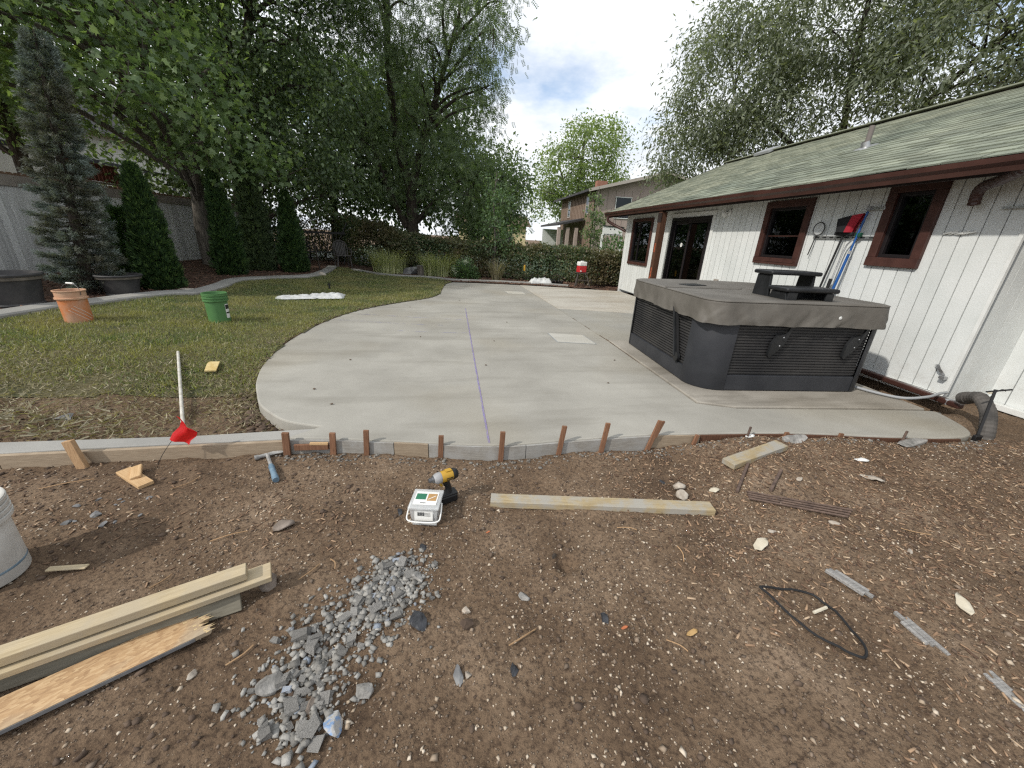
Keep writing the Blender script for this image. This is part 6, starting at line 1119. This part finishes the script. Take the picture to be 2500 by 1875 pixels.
# ------------------------------------------------------------------ small things on the lawn
f=thing('marker_flag','small red marker flag on a bent wire','flag',(-1.93,2.42,-.1)); top=Vector((-1.80,2.47,.11)); MB().tube(spline([(-1.945,2.43,-.12),(-1.90,2.44,-.03),tuple(top)],4),.0018,5).build('wire',M['iron'],f,True)
fd=[]; 
for i in range(7):
    u=i/6; fd.append([tuple(top+Vector((.03*math.sin(5*v)+.035+u*.11*(.55+.45*v)-.05*v,-.01+.012*math.sin(7*u+3*v),.085*(1-2*v)*(1-.35*u)-.07*u+.05))) for v in (0,.25,.5,.75,1)])
MB().sheet(fd).build('flag_cloth',M['flag'],f,True,sm=True)
tag(MB().tube([(-3.02,4.50,hz(-3.02,4.5)+.045),(-2.12,3.0,hz(-2.12,3.0)+.035)],.0135,12).build('pvc_pipe',M['pvc'],sm=True),'thin white PVC pipe lying from lawn to soil','pipe')
o=MB().add([(-.10,-.05,0),(.10,-.045,0),(.10,.045,0),(.06,.06,0),(-.10,.05,0),(-.10,-.05,.014),(.10,-.045,.014),(.10,.045,.014),(.06,.06,.014),(-.10,.05,.014)],[(4,3,2,1,0),(5,6,7,8,9),(0,1,6,5),(1,2,7,6),(2,3,8,7),(3,4,9,8),(4,0,5,9)]).build('osb_offcut',M['osby'],bev=.001); o.location=(-2.47,4.10,hz(-2.47,4.1)+.05); o.rotation_euler=(R_(4),R_(-5),R_(108)); o.scale=(1.2,.95,1); tag(o,'yellow OSB offcut lying on the grass','wood scrap')
def film(name,label,x,y,sx,sy,h,seed,rz=0):
    n=26; X,Y=np.meshgrid(np.linspace(-1,1,n),np.linspace(-1,1,n)); e=np.clip(1-np.maximum(np.abs(X),np.abs(Y))**4,0,1); Z=e*(h*.55+h*1.9*np.clip(fbm(X*2.6+seed,Y*3.6,seed,4)+.12,0,1)+h*1.3*np.abs(fbm(X*5,Y*5+seed,seed+3,3))); wob=1+.18*fbm(X*2+5,Y*2,seed+9,2)*2
    g=[[(X[i,j]*sx*wob[i,j],Y[i,j]*sy*wob[i,j],Z[i,j]) for j in range(n)] for i in range(n)]; o=MB().sheet(g).build(name,M['film'],sm=True,ang=70); o.location=(x,y,hz(x,y)+.03); o.rotation_euler=(0,0,rz); tag(o,label,'plastic sheet')
film('plastic_sheet','crumpled white plastic sheet lying on the lawn',-2.72,8.72,.36,.24,.065,3,.25); film('plastic_sheet','folded white plastic roll beside the crumpled sheet on the lawn',-3.22,8.42,.36,.20,.04,6,.3); film('cement_bag','white cement bag lying at the far patio edge',2.80,12.75,.36,.17,.13,9,.0)
s=thing('sprinkler','small black sprinkler head standing in the lawn','sprinkler',(-3.02,10.0,hz(-3.02,10))); MB().lathe([(.0,0),(.022,0),(.022,.10),(.030,.105),(.030,.14),(0,.145)],12).build('body',M['black'],s,sm=True); MB().lathe([(.012,.145),(.012,.16),(0,.16)],10).build('nozzle',M['black'],s)
# chair
def chair():
    x,y=-4.15,15.75; z=hz(x,y); t=thing('resin_chair','brown resin garden chair with slatted rounded back','chair',(x,y,z),R_(28)); m=M['chair']
    MB().box((0,0,.42),(.48,.46,.03)).build('seat',m,t,bev=.012)
    for sx in (-1,1):
        for sy in (-1,1): MB().bar((sx*.21,sy*.19,.42),(sx*.25,sy*.23,0),.05,.035).build('leg',m,t,bev=.008)
        MB().tube(spline([(sx*.25,-.22,.42),(sx*.27,-.22,.60),(sx*.27,-.1,.65),(sx*.26,.2,.64)],4),.02,8).build('armrest',m,t,sm=True)
    bk=MB().tube(spline([(-.23,.22,.42),(-.25,.27,.66),(-.19,.31,.86),(0,.33,.94),(.19,.31,.86),(.25,.27,.66),(.23,.22,.42)],5),.022,8).build('backrest',m,t,sm=True)
    for k in range(7): u=-.16+.053*k; hgt=.93-1.7*u*u; MB().bar((u,.215,.43),(u*1.1,.315,hgt-.03),.032,.012,(0,1,0)).build('back_slat',m,bk)
chair()
def glider():
    x,y=-5.0,16.6; z=hz(x,y); t=thing('iron_glider','black iron glider bench behind the garden chair','bench',(x,y,z),R_(25)); m=M['iron']
    MB().box((0,0,.45),(1.2,.5,.03)).build('seat',m,t); MB().box((0,.28,1.15),(1.7,.05,.08)).build('top_bar',m,t)
    for sx in (-1,1): MB().tube(spline([(sx*.6,-.3,0),(sx*.66,-.1,.5),(sx*.55,.2,.8),(sx*.75,.3,1.15),(sx*.95,.32,1.55)],5),.025,8).build('side_frame',m,t,sm=True); MB().tube(spline([(sx*.6,.3,0),(sx*.5,.2,.5),(sx*.7,.25,.9)],4),.022,8).build('rear_leg',m,t,sm=True)
    for k in range(9): MB().bar((-.5+.125*k,.22,.47),(-.5+.125*k,.28,1.12),.02,.015).build('back_rod',m,t)
glider()
o=MB().tube([(-4.42,13.9,hz(-4.42,13.9)),(-4.5,13.9,hz(-4.4,13.9)+.9)],.022,7).build('garden_stick',M['bark']); tag(o,'dark garden stick standing left of the resin chair','stick')
c=thing('drink_cooler','red drink cooler with white lid on a stand','cooler',(4.06,12.42,.45),R_(12)); MB().box((0,0,.10),(.27,.20,.20)).build('body',M['red'],c,bev=.02); MB().box((0,0,.265),(.275,.205,.13)).build('lid',M['labelw'],c,bev=.025); MB().box((0,0,.34),(.10,.05,.03)).build('lid_handle',M['labelw'],c,bev=.01); MB().lathe([(0,0),(.02,0),(.02,.03),(0,.03)],10,Matrix.Translation((-.08,-.10,.045))@Matrix.Rotation(R_(90),4,'X')).build('spigot',M['labelw'],c)
t=thing('wooden_stand','weathered wooden stand holding the red cooler','stand',(4.1,12.45,0)); MB().box((4.08,12.44,.435),(.36,.28,.025)).build('top',M['wicker'],t,True)
for a,b in (((3.95,12.35,.43),(3.84,12.28,-.02)),((4.02,12.52,.43),(3.98,12.56,-.02)),((4.22,12.36,.43),(4.36,12.28,-.02)),((4.2,12.52,.43),(4.28,12.58,-.02))): MB().bar(a,b,.035,.03).build('leg',M['wicker'],t,True)
MB().bar((3.93,12.33,.22),(4.3,12.33,.2),.03,.03).build('brace',M['wicker'],t,True)
t=thing('short_log','short upright grey log beside the boulder','log',(-1.18,14.2,hz(-1.18,14.2))); MB().lathe([(0,0),(.14,0),(.135,.15),(.14,.34),(.0,.345)],18).build('bark_side',M['barkl'],t,sm=True); MB().lathe([(.128,.346),(0,.348)],18).build('cut_face',M['greywood'],t)
tag(MB().box((2.35,13.35,.45),(.06,.05,.2)).build('yellow_tag',M['yellow'],bev=.02),'small yellow marker hanging low in the hedge','marker')
tag(MB().add(*blades(60,(3.35,12.75,.02),.35,.08,.22,.03,.9,3)).build('black_tarp',M['rubber']),'dark ragged tarp scrap beside the white cement bag','tarp')
t=MB().box((4.62,6.45,.4),(.03,.10,.95)).build('loose_plank',M['fencet'],bev=.004); tag(t,'thin grey plank standing behind the hot tub','plank')
# ------------------------------------------------------------------ drain pipes by the wall
def drains():
    t=thing('drain_pipe','dusty corrugated drain pipe standing at the slab tip','pipe',(4.72,2.5,-.08)); P=spline([(4.66,2.36,-.12),(4.68,2.40,.02),(4.72,2.47,.14),(4.80,2.60,.21),(4.90,2.73,.16)],9); MB().tube(P,[.052*(1+.07*(i%2)) for i in range(len(P))],16).build('corrugated_body',M['pipe'],t,True); MB().tube([P[-1],(4.94,2.79,.13)],.060,14).build('coupling',M['pipe'],t,True,sm=True); MB().box((4.80,2.56,.285),(.055,.03,.005),Matrix.Rotation(.5,3,'X')).build('sticker',M['paper'],t,True)
    t=thing('drain_elbow','brown drain pipe end poking from the soil at right edge','pipe',(5.3,2.25,-.05)); MB().tube([(5.16,2.36,-.06),(5.34,2.10,-.04),(5.5,1.9,-.05)],.06,14).build('pipe_body',M['pipe'],t,True,sm=True); MB().tube([(5.23,2.26,-.05),(5.27,2.20,-.047)],.067,14).build('pipe_band',M['conduit'],t,True)
    t=thing('hose_stake','thin black hose stake with crossbar by the drain pipe','stake',(4.58,2.38,-.1)); MB().bar((4.52,2.34,-.12),(4.60,2.43,.37),.018,.012).build('rod',M['iron'],t,True); MB().bar((4.53,2.44,.345),(4.74,2.41,.375),.012,.010).build('crossbar',M['iron'],t,True); MB().box((4.50,2.335,-.07),(.07,.03,.1)).build('foot',M['iron'],t,True,bev=.006)
    tag(MB().tube(spline([(4.30,3.45,.05),(4.40,3.24,.035),(4.55,3.02,.04),(4.75,2.95,.075),(4.95,2.98,.10),(5.06,3.0,.10)],6),.014,10).build('conduit',M['conduit'],sm=True),'grey flexible conduit running from the tub to the wall','conduit')
    tag(MB().tube(spline([(4.68,2.41,.36),(4.80,2.5,.34),(4.88,2.58,.25),(4.87,2.6,.14)],5),.003,5).build('thin_wire',M['iron']),'thin looping wire behind the drain pipe','wire')
    rock('foam_scrap','pale foam scrap lying at the trench edge','scrap',4.66,3.02,.07,'paper',91,(1.1,.7,.4),.2); rock('foam_scrap','grey concrete lump under the wall near the conduit','rubble',4.98,2.95,.09,'rubble1',92,(1.2,.6,.4),-.3)
drains()
for k,(x,y) in enumerate(((-.5,5.5),(.9,6.6),(-1.3,3.5),(-1.2,4.4),(.35,4.2),(-.9,7.9),(.55,5.3),(-1.05,3.15),(1.6,3.6),(.1,8.9),(2.0,4.4),(-.2,10.8))): 
    V,F=rocky(800+k,sub=1,amp=.3,sq=(1,.7,.5)); me=bpy.data.meshes.new('dirt_crumb'); me.from_pydata([tuple(v*.016) for v in V],[],F); o=link('dirt_crumb',me,M['clod']); o.location=(x,y,.008); tag(o,'small dark dirt crumb on the concrete patio','dirt crumb','dirt crumbs on the patio')
